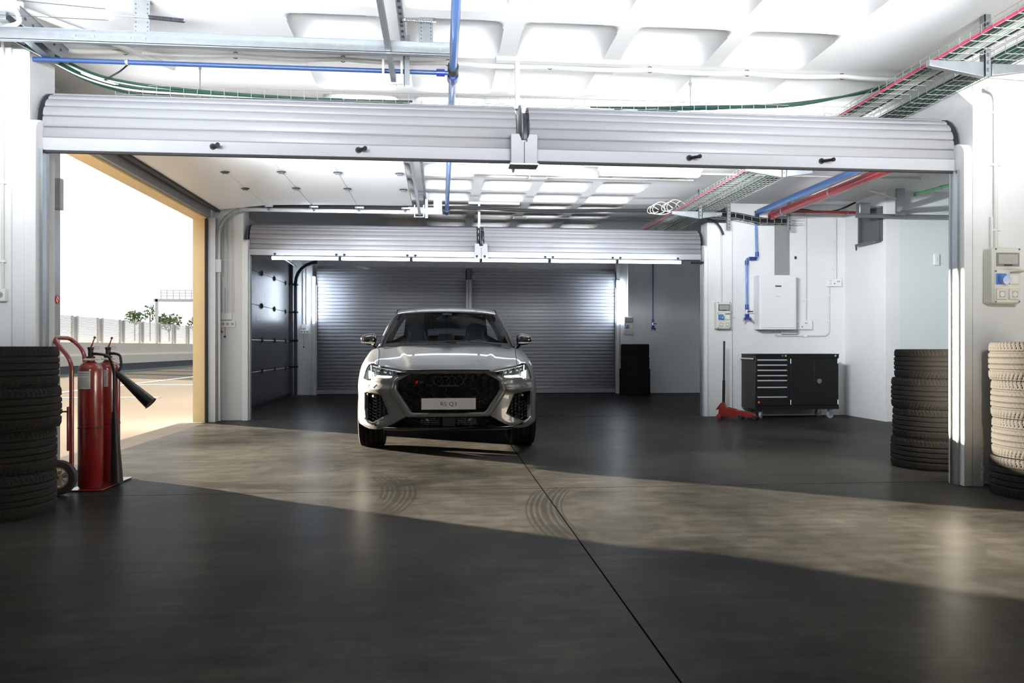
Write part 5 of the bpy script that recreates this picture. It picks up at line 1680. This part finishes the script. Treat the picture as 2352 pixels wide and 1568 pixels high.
# ---- grille loops
def sym(pts):   # right-hand points from top to bottom -> closed loop
    return pts + [(-x, z) for x, z in reversed(pts)]
def rnd(poly, r, n=3):
    out = []
    m = len(poly)
    for i in range(m):
        a, b, c = Vector(poly[i - 1]), Vector(poly[i]), Vector(poly[(i + 1) % m])
        p, q = b + (a - b).normalized() * r, b + (c - b).normalized() * r
        for j in range(n + 1):
            t = j / n
            v = p * (1 - t) ** 2 + b * 2 * t * (1 - t) + q * t * t
            out.append((v.x, v.y))
    return out
GI = rnd(sym([(.355, .794), (.495, .722), (.502, .640), (.350, .424)]), .018)
GO = rnd(sym([(.405, .822), (.530, .744), (.548, .600), (.398, .383)]), .018)
def rloop(poly, k=5):
    out = []
    n = len(poly)
    for i in range(n):
        a, b = poly[i], poly[(i + 1) % n]
        L = math.hypot(b[0] - a[0], b[1] - a[1])
        kk = 12 if L > .03 else 1
        out += [(a[0] + (b[0] - a[0]) * j / kk, a[1] + (b[1] - a[1]) * j / kk) for j in range(kk)]
    return out
# same subdivision for both: drive it by the inner loop
def rpair(A, B):
    oa, ob = [], []
    n = len(A)
    for i in range(n):
        a, b, c, d = A[i], A[(i + 1) % n], B[i], B[(i + 1) % n]
        L = math.hypot(b[0] - a[0], b[1] - a[1])
        kk = 14 if L > .03 else 1
        for j in range(kk):
            oa.append((a[0] + (b[0] - a[0]) * j / kk, a[1] + (b[1] - a[1]) * j / kk))
            ob.append((c[0] + (d[0] - c[0]) * j / kk, c[1] + (d[1] - c[1]) * j / kk))
    return oa, ob
LI, LO = rpair(GI, GO)
def mixl(t): return [(lerp(a[0], b[0], t), lerp(a[1], b[1], t)) for a, b in zip(LI, LO)]
def lift(lp, off): return [nx_(x, z, off) for x, z in lp]
part(band([lift(mixl(-.02), -.055), lift(mixl(0), -.004), lift(mixl(.08), .006), lift(mixl(.45), .013), lift(mixl(.85), .010), lift(mixl(1.0), .004), lift(mixl(1.02), -.03)]), 'grille_frame', 'carpaint', angle=50)
part(band([lift(mixl(1.0), -.001), lift(mixl(1.05), .0015)]), 'grille_seam', 'black')

# ---- front bumper skin
INT = [(.815, .605), (.80, .615), (.640, .592), (.562, .408), (.722, .318), (.800, .345), (.818, .45)]
def to_s(poly): return [(math.copysign(s_of_x(abs(x)), x), z) for x, z in poly]
HLl = [(.832, .734), (.775, .722), (.722, .753), (.578, .748), (.535, .765), (.48, .786), (.428, .8215)]
out_r = to_s([(0, .386), (.405, .386), (.54, .310), (.655, .256), (.79, .250), (.85, .272)])
out_r += [(s_of_y(.49), .285), (s_of_y(.485), .36), (s_of_y(.50), .47), (s_of_y(.54), .57), (s_of_y(.595), .650), (s_of_y(.50), .690), (s_of_y(.36), .735)]
out_r += to_s(HLl) + to_s([(.39, .8235), (0, .8245)])
HOLE = to_s([p for p in [(0, .794 + .012), (.36, .806), (.512, .73), (.518, .635), (.355, .412), (0, .412)]])
# a half outline: the grille hole touches the centre line, so walk round it
half = out_r[:0] + to_s([(.0, .386)]) + out_r[1:] + [(0, .806)] + [p for p in HOLE[1:5]] + [(0, .412)]
sk = patch(half, [to_s(INT)], lambda s, z: nose(s, z), 0.02)
sk.mirror_x()
part(sk, 'front_bumper', 'carpaint', weld=True, angle=60)

# headlamp washer cover and tow-eye cover outlines
def groove(pts, off=.0015, r=.0018):
    return MB().tube([nx_(x, z, off) for x, z in pts], r, 5, closed=True)
both(groove([(.70, .688), (.77, .690), (.775, .672), (.76, .655), (.715, .655)]), 'washer_cover', 'slot')

# ---- side intakes
def inward(poly, d):
    cx, cz = sum(p[0] for p in poly) / len(poly), sum(p[1] for p in poly) / len(poly)
    return [(x + (cx - x) * d, z + (cz - z) * d) for x, z in poly]
IL = refine(INT, .03)
lo_ = [[nx_(x, z, o) for x, z in inward(IL, d)] for d, o in ((-.05, .001), (-.03, .006), (0.03, .004), (.07, -.03), (.07, -.10))]
both(band(lo_), 'intake_trim', 'gloss', angle=40)
# black air curtain strip on the outer edge
both(band([[nx_(.842, z, .004), nx_(.826, z, -.006), nx_(.812, z, -.02)] for z in (.345, .40, .46, .52, .58, .61)], closed=False), 'air_curtain', 'black')
both(MB().tube([nx_(.806, .352, .008), nx_(.76, .318, .010), nx_(.70, .297, .012), nx_(.655, .288, .008)], [.010, .009, .007, .003], 6), 'intake_blade', 'gloss')
def comb(poly, R_, sx, sz, w, depth, off, rows_shift=True):
    m = MB()
    x0, x1 = min(p[0] for p in poly), max(p[0] for p in poly)
    z0, z1 = min(p[1] for p in poly), max(p[1] for p in poly)
    px, pz = 1.5 * R_ * sx, math.sqrt(3) * R_ * sz
    i = 0
    x = x0
    cols = int((x1 - x0) / px) + 2
    xc = (x0 + x1) / 2
    for i in range(-cols, cols + 1):
        x = xc + i * px
        for j in range(-20, 21):
            z = (z0 + z1) / 2 + (j + (0.5 if i % 2 else 0)) * pz
            if not inside((x, z), poly): continue
            hexo = [(x + R_ * sx * math.cos(R(60 * k)), z + R_ * sz * math.sin(R(60 * k))) for k in range(6)]
            hexi = [(x + (R_ * sx - w) * math.cos(R(60 * k)), z + (R_ * sz - w * sz / sx) * math.sin(R(60 * k))) for k in range(6)]
            hm = [((a[0] + b[0]) / 2, (a[1] + b[1]) / 2) for a, b in zip(hexo, hexi)]
            n = len(m.v)
            for lp, o in ((hexo, off - .003), (hm, off), (hexi, off - .004), (hexi, off - depth)):
                m.v += [nx_(a, b, o) for a, b in lp]
            for q in range(3):
                for k in range(6):
                    m.f.append((n + q * 6 + k, n + q * 6 + (k + 1) % 6, n + (q + 1) * 6 + (k + 1) % 6, n + (q + 1) * 6 + k))
    return m
both(comb(inward(INT, -.02), .023, 1.25, .78, .0045, .022, -.030), 'intake_mesh', 'meshblack', angle=20)
both(MB().add([nx_(x, z, -.09) for x, z in inward(INT, -.1)], [tuple(range(len(INT)))]), 'intake_backing', 'slot')
both(MB().cyl(nx_(.742, .575, -.03), nx_(.742, .575, -.012), .011, n=14), 'parking_sensor', 'greyp')

# ---- main grille honeycomb, emblem, plate
gm = comb(sym([(.372, .812), (.515, .735), (.522, .632), (.365, .410)]), .0415, 1.0, .98, .0055, .045, -.026)
g = part(gm, 'grille_mesh', 'meshgloss', angle=20)
part(MB().box(-.52, .52, .10, .13, .56, .81).box(-.5, .5, .02, .10, .806, .812), 'grille_backing', 'slot')
rad = MB()
for k in range(9):
    z = .43 + k * .021
    rad.box(-.50, .50, .108, .122, z, z + .012)
part(rad, 'radiator_slats', 'radgrey')
part(MB().box(-.50, .50, .122, .128, .40, .64), 'radiator_backing', 'radgrey2')
em = thing_rings = MB()
for k in range(4):
    cx = -.0955 + k * .0637
    loops = []
    for (rr, o) in ((.0485, .0), (.0465, .009), (.0425, .009), (.0405, .0)):
        loops.append([(cx + rr * math.cos(R(9 * q)), -.003 - o, .727 + rr * math.sin(R(9 * q))) for q in range(40)])
    em.add(*(lambda b: (b.v, b.f))(band(loops)))
part(em, 'ring_emblem', 'darkchrome', angle=30)
part(MB().box(-.10, .10, .008, .02, .672, .690), 'emblem_mount', 'gloss')
bd = MB().prism([(-.312, .716), (-.296, .716), (-.288, .730), (-.304, .730)], -.012, -.004, 'y')
bd2 = MB().prism([(-.318, .702), (-.300, .702), (-.292, .716), (-.308, .716)], -.012, -.004, 'y')
part(bd.add(bd2.v, bd2.f), 'red_badge', 'badgered')
def front_text(txt, size, x, z, y, name, mt, parent=None, spacing=1.0, squash=1.0):
    vs, fs = text_mesh(txt, size, 0.001, spacing)
    m = MB().add([(x + a * squash, y - c, z + b) for a, b, c in vs], fs)
    return part(m, name, mt, parent, smooth=False)
front_text('RS', .030, -.255, .715, -.008, 'badge_lettering', 'darkchrome', squash=1.2)
pl = part(MB().box(-.262, .262, -.040, -.030, .452, .568), 'plate_holder', 'black', bevel=.003)
pw_ = part(MB().box(-.257, .257, -.043, -.040, .457, .563), 'number_plate', 'platewhite', pl, bevel=.002)
front_text('RS Q3', .052, 0, .508, -.0435, 'plate_lettering', 'ink', pl, 1.05, 1.12)
part(MB().box(-.20, .20, -.034, .03, .46, .54), 'plate_mount', 'black')

# ---- lower intake and lip
LP = [(-.40, .382), (.40, .382), (.54, .302), (.50, .284), (-.50, .284), (-.54, .302)]
part(comb(LP, .021, 1.2, .75, .0035, .02, -.05), 'lower_mesh', 'meshblack', angle=20)
sl = MB()
for sx in (-1, 1):
    for k in range(4):
        z = .305 + .018 * k
        for q in range(6):
            xx = sx * (.085 + q * .032)
            a, b_ = sorted((xx, xx + sx * .026))
            sl.add([nx_(a, z, -.055), nx_(b_, z, -.055), nx_(b_, z + .005, -.055), nx_(a, z + .005, -.055)], [(0, 1, 2, 3)])
part(sl, 'cooler_fins', 'steel', smooth=False)
part(MB().box(-.60, .60, .16, .18, .26, .40), 'lower_backing', 'slot')
part(MB().box(-.058, .062, -.0, .05, .292, .378), 'radar_panel', 'black', bevel=.004)
both(MB().cyl(nx_(.205, .352, -.06), nx_(.205, .352, -.035), .011, n=14), 'parking_sensor', 'greyp')
lp = []
for z, o in ((.300, -.035), (.290, -.004), (.278, .014), (.262, .014), (.250, .0), (.246, -.10)):
    lp.append([nose(s, z, o) for s in [(-.64 + 1.28 * k / 40) for k in range(41)]])
part(band(lp, closed=False), 'front_splitter', 'gloss', angle=50)
# black shadow gap inside above grille
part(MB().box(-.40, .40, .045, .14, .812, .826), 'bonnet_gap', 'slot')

# ---- bonnet
XH = [(.05, .392), (.075, .435), (.215, .680), (.5, .698), (.9, .728), (1.35, .770)]
ZH = [(.05, .833), (.075, .831), (.215, .872), (.5, .931), (.8, .983), (1.1, 1.025), (1.35, 1.044)]
ZHC = [(.05, .834), (.12, .855), (.3, .897), (.5, .941), (.8, 1.001), (1.05, 1.046), (1.2, 1.067), (1.35, 1.080)]
def lin(tab, x):
    if x <= tab[0][0]: return tab[0][1]
    for a, b in zip(tab, tab[1:]):
        if x <= b[0]: return a[1] + (b[1] - a[1]) * (x - a[0]) / (b[0] - a[0])
    return tab[-1][1]
def hood(y, q):
    xh = lin(XH, y) if y < .215 else interp(XH[2:], y)
    zh = lin(ZH, y) if y < .215 else interp(ZH[2:], y)
    zc = interp(ZHC, y)
    x = xh * q
    z = zc - (zc - zh) * abs(q) ** 2.8
    xc = lerp(.375, .535, sstep(0, 1.35, y))
    amp = .008 * sstep(.05, .25, y)
    z -= amp * sstep(xc - .018, xc + .03, abs(x)) * (1 - .75 * sstep(.85, 1.0, abs(q)))
    return (x, y, z)
def hoodfn(u, v):
    y = .05 + (1.35 - .05) * (u ** 1.25)
    q = -1 + 2 * v
    yy = y
    if u > .93: yy = y - .0 * q
    return hood(yy, q)
hm_ = MB().grid(hoodfn, 60, 88)
# rear edge bows forward in the middle, side and front lips fold down
n0 = 89
hm_.grid(lambda u, v: (lambda p: (p[0], p[1] + .035 * u, p[2] - .010 * u))(hood(.05, -1 + 2 * v)), 2, 88)
for sg in (-1, 1):
    hm_.grid(lambda u, v, sg=sg: (lambda p: (p[0] - sg * .002 * v, p[1], p[2] - .02 * v))(hood(.05 + 1.3 * u ** 1.25, sg)), 60, 1)
part(hm_, 'bonnet', 'carpaint', weld=True, angle=40)
front_text('', .01, 0, 0, 0, 'x', 'ink') if False else None

# ---- fenders and body sides
WT = [(.20, .752), (.25, .79), (.38, .86), (.50, .90), (.62, .92), (.75, .931), (.9, .935), (1.1, .931), (1.3, .914), (1.6, .896), (2.5, .90), (3.2, .922), (3.58, .934), (3.9, .925), (4.15, .885), (4.35, .80), (4.45, .72)]
ZF = [(.2, .878), (.33, .897), (.6, .934), (.9, .970), (1.2, 1.008), (1.42, 1.036)]
BL = [(1.42, 1.035), (2.5, 1.072), (3.3, 1.105), (3.9, 1.125), (4.3, 1.115), (4.45, 1.09)]
def side(y, t):
    W = interp(WT, y)
    if y <= 1.42:
        xh = interp(XH[2:], max(.215, min(1.35, y)))
        zh = interp(ZH[2:], max(.215, min(1.35, y)))
        if y > 1.35: zh += (y - 1.35) * .1; xh += (y - 1.35) * .05
        zf = interp(ZF, y)
        k = [(.25, W - .050, .25), (.45, W - .006, .45), (.62, W, .62), (.74, W - .010, .74), (.83, W - .040, .74 + (zf - .74) * .60), (.92, lerp(W, xh, .46), zf - .006), (1.0, xh + .005, zh)]
        if y > 1.2:
            b = (y - 1.2) / .22
            B = 1.035
            k2 = [(.25, W - .060, .25), (.45, W - .022, .45), (.62, W - .012, .62), (.74, W - .006, .74), (.83, W - .010, .90), (.92, W - .060, B - .035), (1.0, W - .115, B)]
            k = [(a[0], lerp(a[1], c[1], b), lerp(a[2], c[2], b)) for a, c in zip(k, k2)]
    else:
        B = interp(BL, y)
        k = [(.25, W - .060, .25), (.45, W - .022, .45), (.62, W - .012, .62), (.74, W - .006, .74), (.83, W - .010, .90), (.92, W - .060, B - .035), (1.0, W - .115, B)]
    return (interp([(a[0], a[1]) for a in k], t), y, interp([(a[0], a[2]) for a in k], t))
def archpts(yc, zc, r, a0, a1, n=14):
    return [(yc - r * math.cos(R(a0 + (a1 - a0) * i / n)), zc + r * math.sin(R(a0 + (a1 - a0) * i / n))) for i in range(n + 1)]
fo = [(.36, .735), (.50, .690), (.595, .652)] + archpts(.9, .36, .425, 45, 194) + [(1.42, .25), (1.42, 1.0), (.30, 1.0), (.222, 1.0), (.26, .955), (.33, .90), (.365, .84)]
fd = patch(fo, [], side, .028)
both(fd, 'front_wing', 'carpaint', angle=60)
bo = [(1.427, .25), (1.427, 1.0), (4.44, 1.0), (4.44, .25)] + archpts(3.58, .36, .425, 194, -14)[::1][:0]
ra = [(3.58 + .425 * math.cos(R(a)), .36 + .425 * math.sin(R(a))) for a in range(-14, 195, 11)]
bo = [(1.427, .25), (1.427, 1.0), (4.44, 1.0), (4.44, .25)] + ra
bs = patch(bo, [], side, .045)
both(bs, 'body_side', 'carpaint', angle=60)
for y0 in (2.42, 3.32):
    both(MB().tube([side(y0 + .0 * k, .27 + .72 * k / 12) for k in range(13)], .003, 4), 'door_seam', 'slot')
both(MB().tube([side(2.28 - .16 * k / 3, .86) for k in range(4)], .012, 8), 'door_handle', 'carpaint')
for yc, nm in ((.9, 'front'), (3.58, 'rear')):
    ar = [(yc - .425 * math.cos(R(a)), .36 + .425 * math.sin(R(a))) for a in range(-14, 195, 11)]
    lo1 = [side(a, max(.25, b)) for a, b in ar]
    lo2 = [(x - .30, y, z) for x, y, z in lo1]
    lo1b = [(x + .004, y, z) for x, y, z in lo1]
    both(band([lo1b, [(x - .012, y, z) for x, y, z in lo1], lo2], closed=False), 'wheel_arch', 'black')

# ---- headlights
HL = [(.428, .8215), (.68, .869), (.795, .884), (.822, .878), (.838, .84)] + HLl[:-1]
HLs = to_s(HL)
def hl_fn(off): return lambda s, z: nose(s, z, off)
for sg in (1, -1):
    h = patch(HLs, [], hl_fn(-.060), .03)
    if sg < 0: h = h.flipped_x()
    hous = part(h, 'headlight', 'lampblack')
    lps = refine(HLs, .03)
    rim_ = band([[nose(s, z, .001) for s, z in lps], [nose(s, z, -.062) for s, z in lps]])
    if sg < 0: rim_ = rim_.flipped_x()
    part(rim_, 'headlight_rim', 'lampblack', hous)
    ln = patch(HLs, [], hl_fn(.003), .03)
    if sg < 0: ln = ln.flipped_x()
    part(ln, 'headlight_lens', 'lens', hous)
    d = MB()
    def bar(p, q, w, o0=-.045, o1=-.030):
        (x0, z0), (x1, z1) = p, q
        n = 6
        top = [nx_(lerp(x0, x1, k / n), lerp(z0, z1, k / n), o1) for k in range(n + 1)]
        d.tube(top, w, 6)
    bar((.562, .761), (.715, .766), .0095); bar((.715, .766), (.745, .744), .009)
    bar((.752, .738), (.775, .800), .0065); bar((.778, .736), (.798, .806), .0065); bar((.805, .742), (.822, .812), .0065); bar((.800, .815), (.812, .868), .004)
    if sg < 0: d = d.flipped_x()
    part(d, 'daylight_strip', 'drl', hous)
    d = MB(); bar((.47, .812), (.79, .862), .0035, o1=-.035)
    if sg < 0: d = d.flipped_x()
    part(d, 'upper_strip', 'drl_dim', hous)
    pj_ = MB()
    for (x, z, r) in ((.575, .806, .021), (.635, .812, .021), (.715, .826, .022), (.76, .834, .020)):
        a = nx_(x, z, -.055); b_ = nx_(x, z, -.030)
        pj_.cyl(a, b_, r, r * .8, 14)
        pj_.sphere(nx_(x, z, -.030), (r * .75, r * .5, r * .75), 12, 8)
    if sg < 0: pj_ = pj_.flipped_x()
    part(pj_, 'projector', 'projector', hous)

# ---- windscreen, roof, glass
def ws(u, v):
    x = u * lerp(.752, .600, v)
    y = lerp(1.26 + .14 * u * u, 2.00 + .07 * u * u, v)
    z = lerp(1.083 - .030 * u * u, 1.484 - .030 * u * u, v) + .018 * math.sin(PI * v)
    return (x, y, z)
part(MB().grid(lambda a, b_: ws(-1 + 2 * a, b_), 40, 20), 'windscreen', 'windscreen')
fr_ = MB()
for (u0, u1, v0, v1) in ((-1, 1, -.03, .075), (-1, 1, .955, 1.0), (-1, -.94, .075, .955), (.94, 1, .075, .955)):
    fr_.grid(lambda a, b_, u0=u0, u1=u1, v0=v0, v1=v1: (lambda p: (p[0], p[1] - .003, p[2] + .002))(ws(lerp(u0, u1, a), lerp(v0, v1, b_))), 40, 3)
part(fr_, 'windscreen_border', 'black')
part(MB().prism([(1.18, 1.040), (1.40, 1.060), (1.40, 1.02), (1.18, 1.0)], -.70, .70, 'x'), 'cowl_panel', 'black')
for (x0, x1, yy) in ((.62, -.02, 1.345), (.10, -.55, 1.36)):
    part(MB().tube([(lerp(x0, x1, k / 6), ws(lerp(x0, x1, k / 6) / .74, .02)[1] - .012, ws(lerp(x0, x1, k / 6) / .74, .02 + .035 * math.sin(k / 6 * PI * .5))[2] + .010) for k in range(7)], .007, 6), 'wiper', 'black')
XRf = [(2.0, .600), (2.4, .612), (2.9, .595), (3.40, .545)]
ZRf = [(2.0, 1.483), (2.1, 1.512), (2.25, 1.539), (2.5, 1.562), (2.85, 1.572), (3.15, 1.558), (3.40, 1.525)]
def roof(u, v):
    y = lerp(1.99, 3.40, v)
    q = -1 + 2 * u
    y2 = y + .075 * q * q * (1 - v)
    x = q * interp(XRf, y)
    z = interp(ZRf, y2) - .042 * abs(q) ** 2.6 - .004
    return (x, y2, z)
part(MB().grid(roof, 32, 34), 'roof', 'carpaint', angle=60)
0 and both(MB().tube([(interp(XRf, lerp(2.15, 3.3, k / 12)) + .004, lerp(2.15, 3.3, k / 12), interp(ZRf, lerp(2.15, 3.3, k / 12)) - .018 + .014 * math.sin(PI * k / 12)) for k in range(13)], .009, 8), 'roof_rail', 'carpaint')
# A pillars: a flat tapering strip each
def strip(p0, p1, w, th, bow=.012):
    m = MB()
    rows = []
    for k in range(13):
        t = k / 12
        c = [lerp(p0[i], p1[i], t) for i in range(3)]
        c[2] += bow * math.sin(PI * t)
        c[0] += .010 * math.sin(PI * t)
        rows.append([(c[0] - w * .55, c[1] - .006, c[2] - .002), (c[0] - w * .2, c[1] - .010, c[2] + .012), (c[0] + w * .25, c[1] + .012, c[2] + .006), (c[0] + w * .55, c[1] + .05, c[2] - .022)])
    return band(rows, closed=False)
both(strip((.768, 1.375, 1.052), (.618, 2.075, 1.462), .036, .02), 'windscreen_pillar', 'carpaint', angle=50)
def gh(u, v):     # greenhouse side: u along, v belt to roof
    yb = lerp(1.45, 4.05, u)
    yt = lerp(2.06, 3.45, u)
    b = side(yb, 1.0)
    xt, zt = interp(XRf, min(3.4, yt)) + .012, interp(ZRf, min(3.4, yt)) - .045 - max(0, yt - 3.4) * .3
    return (lerp(b[0] - .004, xt, v) + .018 * math.sin(PI * v), lerp(yb, yt, v), lerp(b[2] - .004, zt, v))
both(MB().grid(lambda a, b_: gh(a * .80, b_ * .92), 40, 10), 'side_window', 'darkglass')
both(MB().grid(lambda a, b_: gh(a, .92 + b_ * .10), 40, 2), 'window_frame', 'carpaint')
both(MB().grid(lambda a, b_: gh(.80 + a * .20, b_ * .93), 12, 10), 'rear_pillar', 'carpaint', angle=60)
both(MB().grid(lambda a, b_: (lambda p: (p[0] + .002, p[1], p[2]))(gh(.36 + a * .04, b_ * .92)), 2, 10), 'centre_pillar', 'gloss')
def rw(u, v):
    q = -1 + 2 * u
    x = q * lerp(.548, .63, v)
    y = lerp(3.40, 4.16, v) - .06 * q * q
    z = lerp(1.523, 1.165, v) - .03 * q * q + .02 * math.sin(PI * v)
    return (x, y, z)
part(MB().grid(rw, 20, 12), 'rear_window', 'windscreen')
fr_ = MB()
for (u0, u1, v0, v1) in ((0, 1, -.02, .22), (0, 1, .86, 1.02), (0, .07, .2, .9), (.93, 1, .2, .9)):
    fr_.grid(lambda a, b_, u0=u0, u1=u1, v0=v0, v1=v1: (lambda p: (p[0], p[1] + .004, p[2] + .003))(rw(lerp(u0, u1, a), lerp(v0, v1, b_))), 14, 3)
part(fr_, 'rear_window_border', 'gloss')
def tail(u, v):
    q = -1 + 2 * u
    z = lerp(.25, 1.165, v)
    W = lerp(.80, .66, sstep(.5, 1, v)) if v > .5 else .80
    y = 4.50 - .15 * abs(q) ** 4 - .06 * abs(q) ** 2 - .32 * sstep(.75, 1.0, v) - .05 * sstep(.55, .2, v) * 0
    return (q * W, y, z)
part(MB().grid(tail, 24, 24), 'tailgate', 'carpaint', angle=60)
both(MB().grid(lambda a, b_: (lambda p: (p[0], p[1] + .006, p[2]))(tail(.62 + .36 * a, .70 + .10 * b_)), 8, 2), 'tail_light', 'redink')
both(band([[tail(1, k / 12) for k in range(13)], [side(4.44, lerp(.25, 1.0, k / 12)) for k in range(13)]], closed=False), 'rear_corner', 'carpaint')
both(band([[(side(lerp(3.9, 4.44, k / 6), 1.0)) for k in range(7)], [rw(.98, lerp(.75, 1, k / 6)) for k in range(7)]], closed=False), 'rear_shoulder', 'carpaint')

# ---- underbody and cabin
part(MB().box(-.60, .60, .45, 4.2, .215, .34).box(-.58, .58, .19, 1.30, .34, .80), 'underbody_and_bay_filler', 'slot')  # upper box is an unseen filler added to stop light through panel gaps
part(MB().prism([(1.36, .98), (1.42, 1.035), (1.75, 1.045), (1.86, 1.00), (1.86, .70), (1.36, .70)], -.70, .70, 'x'), 'dashboard', 'cabin', bevel=.01)
part(MB().box(-.76, .76, 1.42, 4.1, .34, .40).box(-.80, -.74, 1.42, 4.1, .34, 1.03).box(.74, .80, 1.42, 4.1, .34, 1.03), 'cabin_lining', 'cabin')
part(MB().grid(lambda a, b_: (lambda p: (p[0] * .97, p[1], p[2] - .02))(roof(a, b_)), 12, 12), 'headliner', 'cabin')
def seat(cx):
    m = MB()
    def prof(z):  # half width and depth of the backrest
        w = interp([(.55, .24), (.80, .265), (1.0, .25), (1.10, .20), (1.18, .135), (1.28, .125), (1.34, .09), (1.355, .02)], z)
        return w
    def f(u, v):
        z = lerp(.5, 1.355, v)
        w = prof(z)
        a = 2 * PI * u
        sgn = lambda q: math.copysign(abs(q) ** .6, q)
        return (cx + w * sgn(math.cos(a)), 2.34 + .16 * (z - .5) + .065 * sgn(math.sin(a)), z)
    m.grid(f, 28, 26)
    s = part(m, 'front_seat', 'seat', angle=70)
    for sg in (-1, 1):
        MB().tube([(cx + sg * (prof(z) * .72), 2.34 + .16 * (z - .5) - .058, z) for z in [.72 + .035 * k for k in range(16)]], .004, 5).build('piping', 'greyp', s)
    part(MB().box(cx - .25, cx + .25, 1.95, 2.45, .42, .60), 'seat_cushion', 'seat', s, bevel=.05)
seat(.365); seat(-.365)
m = MB().box(-.62, .62, 3.10, 3.26, .5, 1.13)
rs_ = part(m, 'rear_seat', 'seat', bevel=.05, seg=3)
for x in (-.38, 0.0, .38):
    part(MB().box(x - .11, x + .11, 3.12, 3.22, 1.12, 1.235), 'rear_headrest', 'seat', rs_, bevel=.035, seg=3)
sw = MB()
n = 28
sw.tube([(.37 + .185 * math.cos(2 * PI * k / n), 1.90 + .075 * math.sin(2 * PI * k / n), .965 + .165 * math.sin(2 * PI * k / n)) for k in range(n)], .016, 8, closed=True)
sw.box(.20, .54, 1.885, 1.905, .95, .985)
part(sw, 'steering_wheel', 'wheelgrey')
m = MB()
m.sphere((0, 1.98, 1.392), (.125, .022, .038), 20, 10)
m.cyl((0, 1.97, 1.42), (0, 1.93, 1.46), .016, n=8)
rm = part(m, 'rear_view_mirror', 'black')
part(MB().box(-.06, .06, 1.84, 1.93, 1.425, 1.455), 'camera_housing', 'black', bevel=.01)

# ---- door mirrors
def mirror():
    m = MB()
    def f(u, v):
        a, b_ = 2 * PI * u, PI * v
        sg = lambda q, p: math.copysign(abs(q) ** p, q)
        X = sg(math.cos(a), .65) * sg(math.sin(b_), .7)
        Y = sg(math.sin(a), .8) * sg(math.sin(b_), .8)
        Z = sg(math.cos(b_), .75)
        t = (X + 1) / 2      # 0 inner .. 1 outer
        z = Z * lerp(.080, .046, t ** 1.3) - .004 * t
        return (.905 + X * .092, 1.62 + Y * (.075) - .0, 1.135 + z + .008)
    m.grid(f, 28, 18, flip=True)
    return m
both(mirror(), 'door_mirror', 'gloss', angle=60)
both(MB().tube([(.845, 1.63, 1.085), (.825, 1.63, 1.055), (.80, 1.63, 1.035), (.775, 1.63, 1.025)], [.026, .022, .024, .03], 10), 'mirror_arm', 'gloss')
both(MB().tube([(.99, 1.575, 1.105), (.94, 1.553, 1.100), (.87, 1.548, 1.098), (.83, 1.56, 1.10)], [.006, .010, .010, .006], 6), 'mirror_indicator', 'indicator')

# ---- wheels
def wheel(y, first):
    for sg in (1, -1):
        W2 = .1275
        xc = sg * .790
        prof = [(.262, -W2 + .02), (.300, -W2 + .003), (.335, -W2), (.349, -W2 + .008), (.356, -W2 + .022)]
        k = -W2 + .022
        for gx in (-.075, -.027, .027, .075):
            prof += [(.358, gx - .0065), (.349, gx - .005), (.349, gx + .005), (.358, gx + .0065)]
        prof += [(.356, W2 - .022), (.349, W2 - .008), (.335, W2), (.300, W2 - .003), (.262, W2 - .02)]
        t_ = MB().lathe(prof, 64, (xc, y, .359), 'x')
        w = part(t_, 'tyre', 'tyre_smooth', angle=25)
        rm_ = MB().lathe([(.262, W2 - .02), (.255, W2 - .03), (.248, W2 - .06), (.245, -W2 + .03), (.262, -W2 + .02)], 48, (xc, y, .359), 'x')
        part(rm_, 'rim', 'rimgrey', w)
        sp = MB()
        for q in range(5):
            for dq in (-.16, .16):
                a = 2 * PI * q / 5 + dq
                a2 = 2 * PI * q / 5 + dq * .35
                p0 = (xc + sg * .085, y + .05 * math.cos(a2), .359 + .05 * math.sin(a2))
                p1 = (xc + sg * .100, y + .25 * math.cos(a), .359 + .25 * math.sin(a))
                sp.tube([p0, p1], [.020, .014], 6)
        sp.cyl((xc + sg * .06, y, .359), (xc + sg * .105, y, .359), .065, .055, 20)
        part(sp, 'spokes', 'rimgrey', w)
        part(MB().cyl((xc + sg * .01, y, .359), (xc + sg * .035, y, .359), .175, n=32), 'brake_disc', 'steel', w)
wheel(.90, True)
wheel(3.58, False)
car.location = (.076, 7.315, 0)
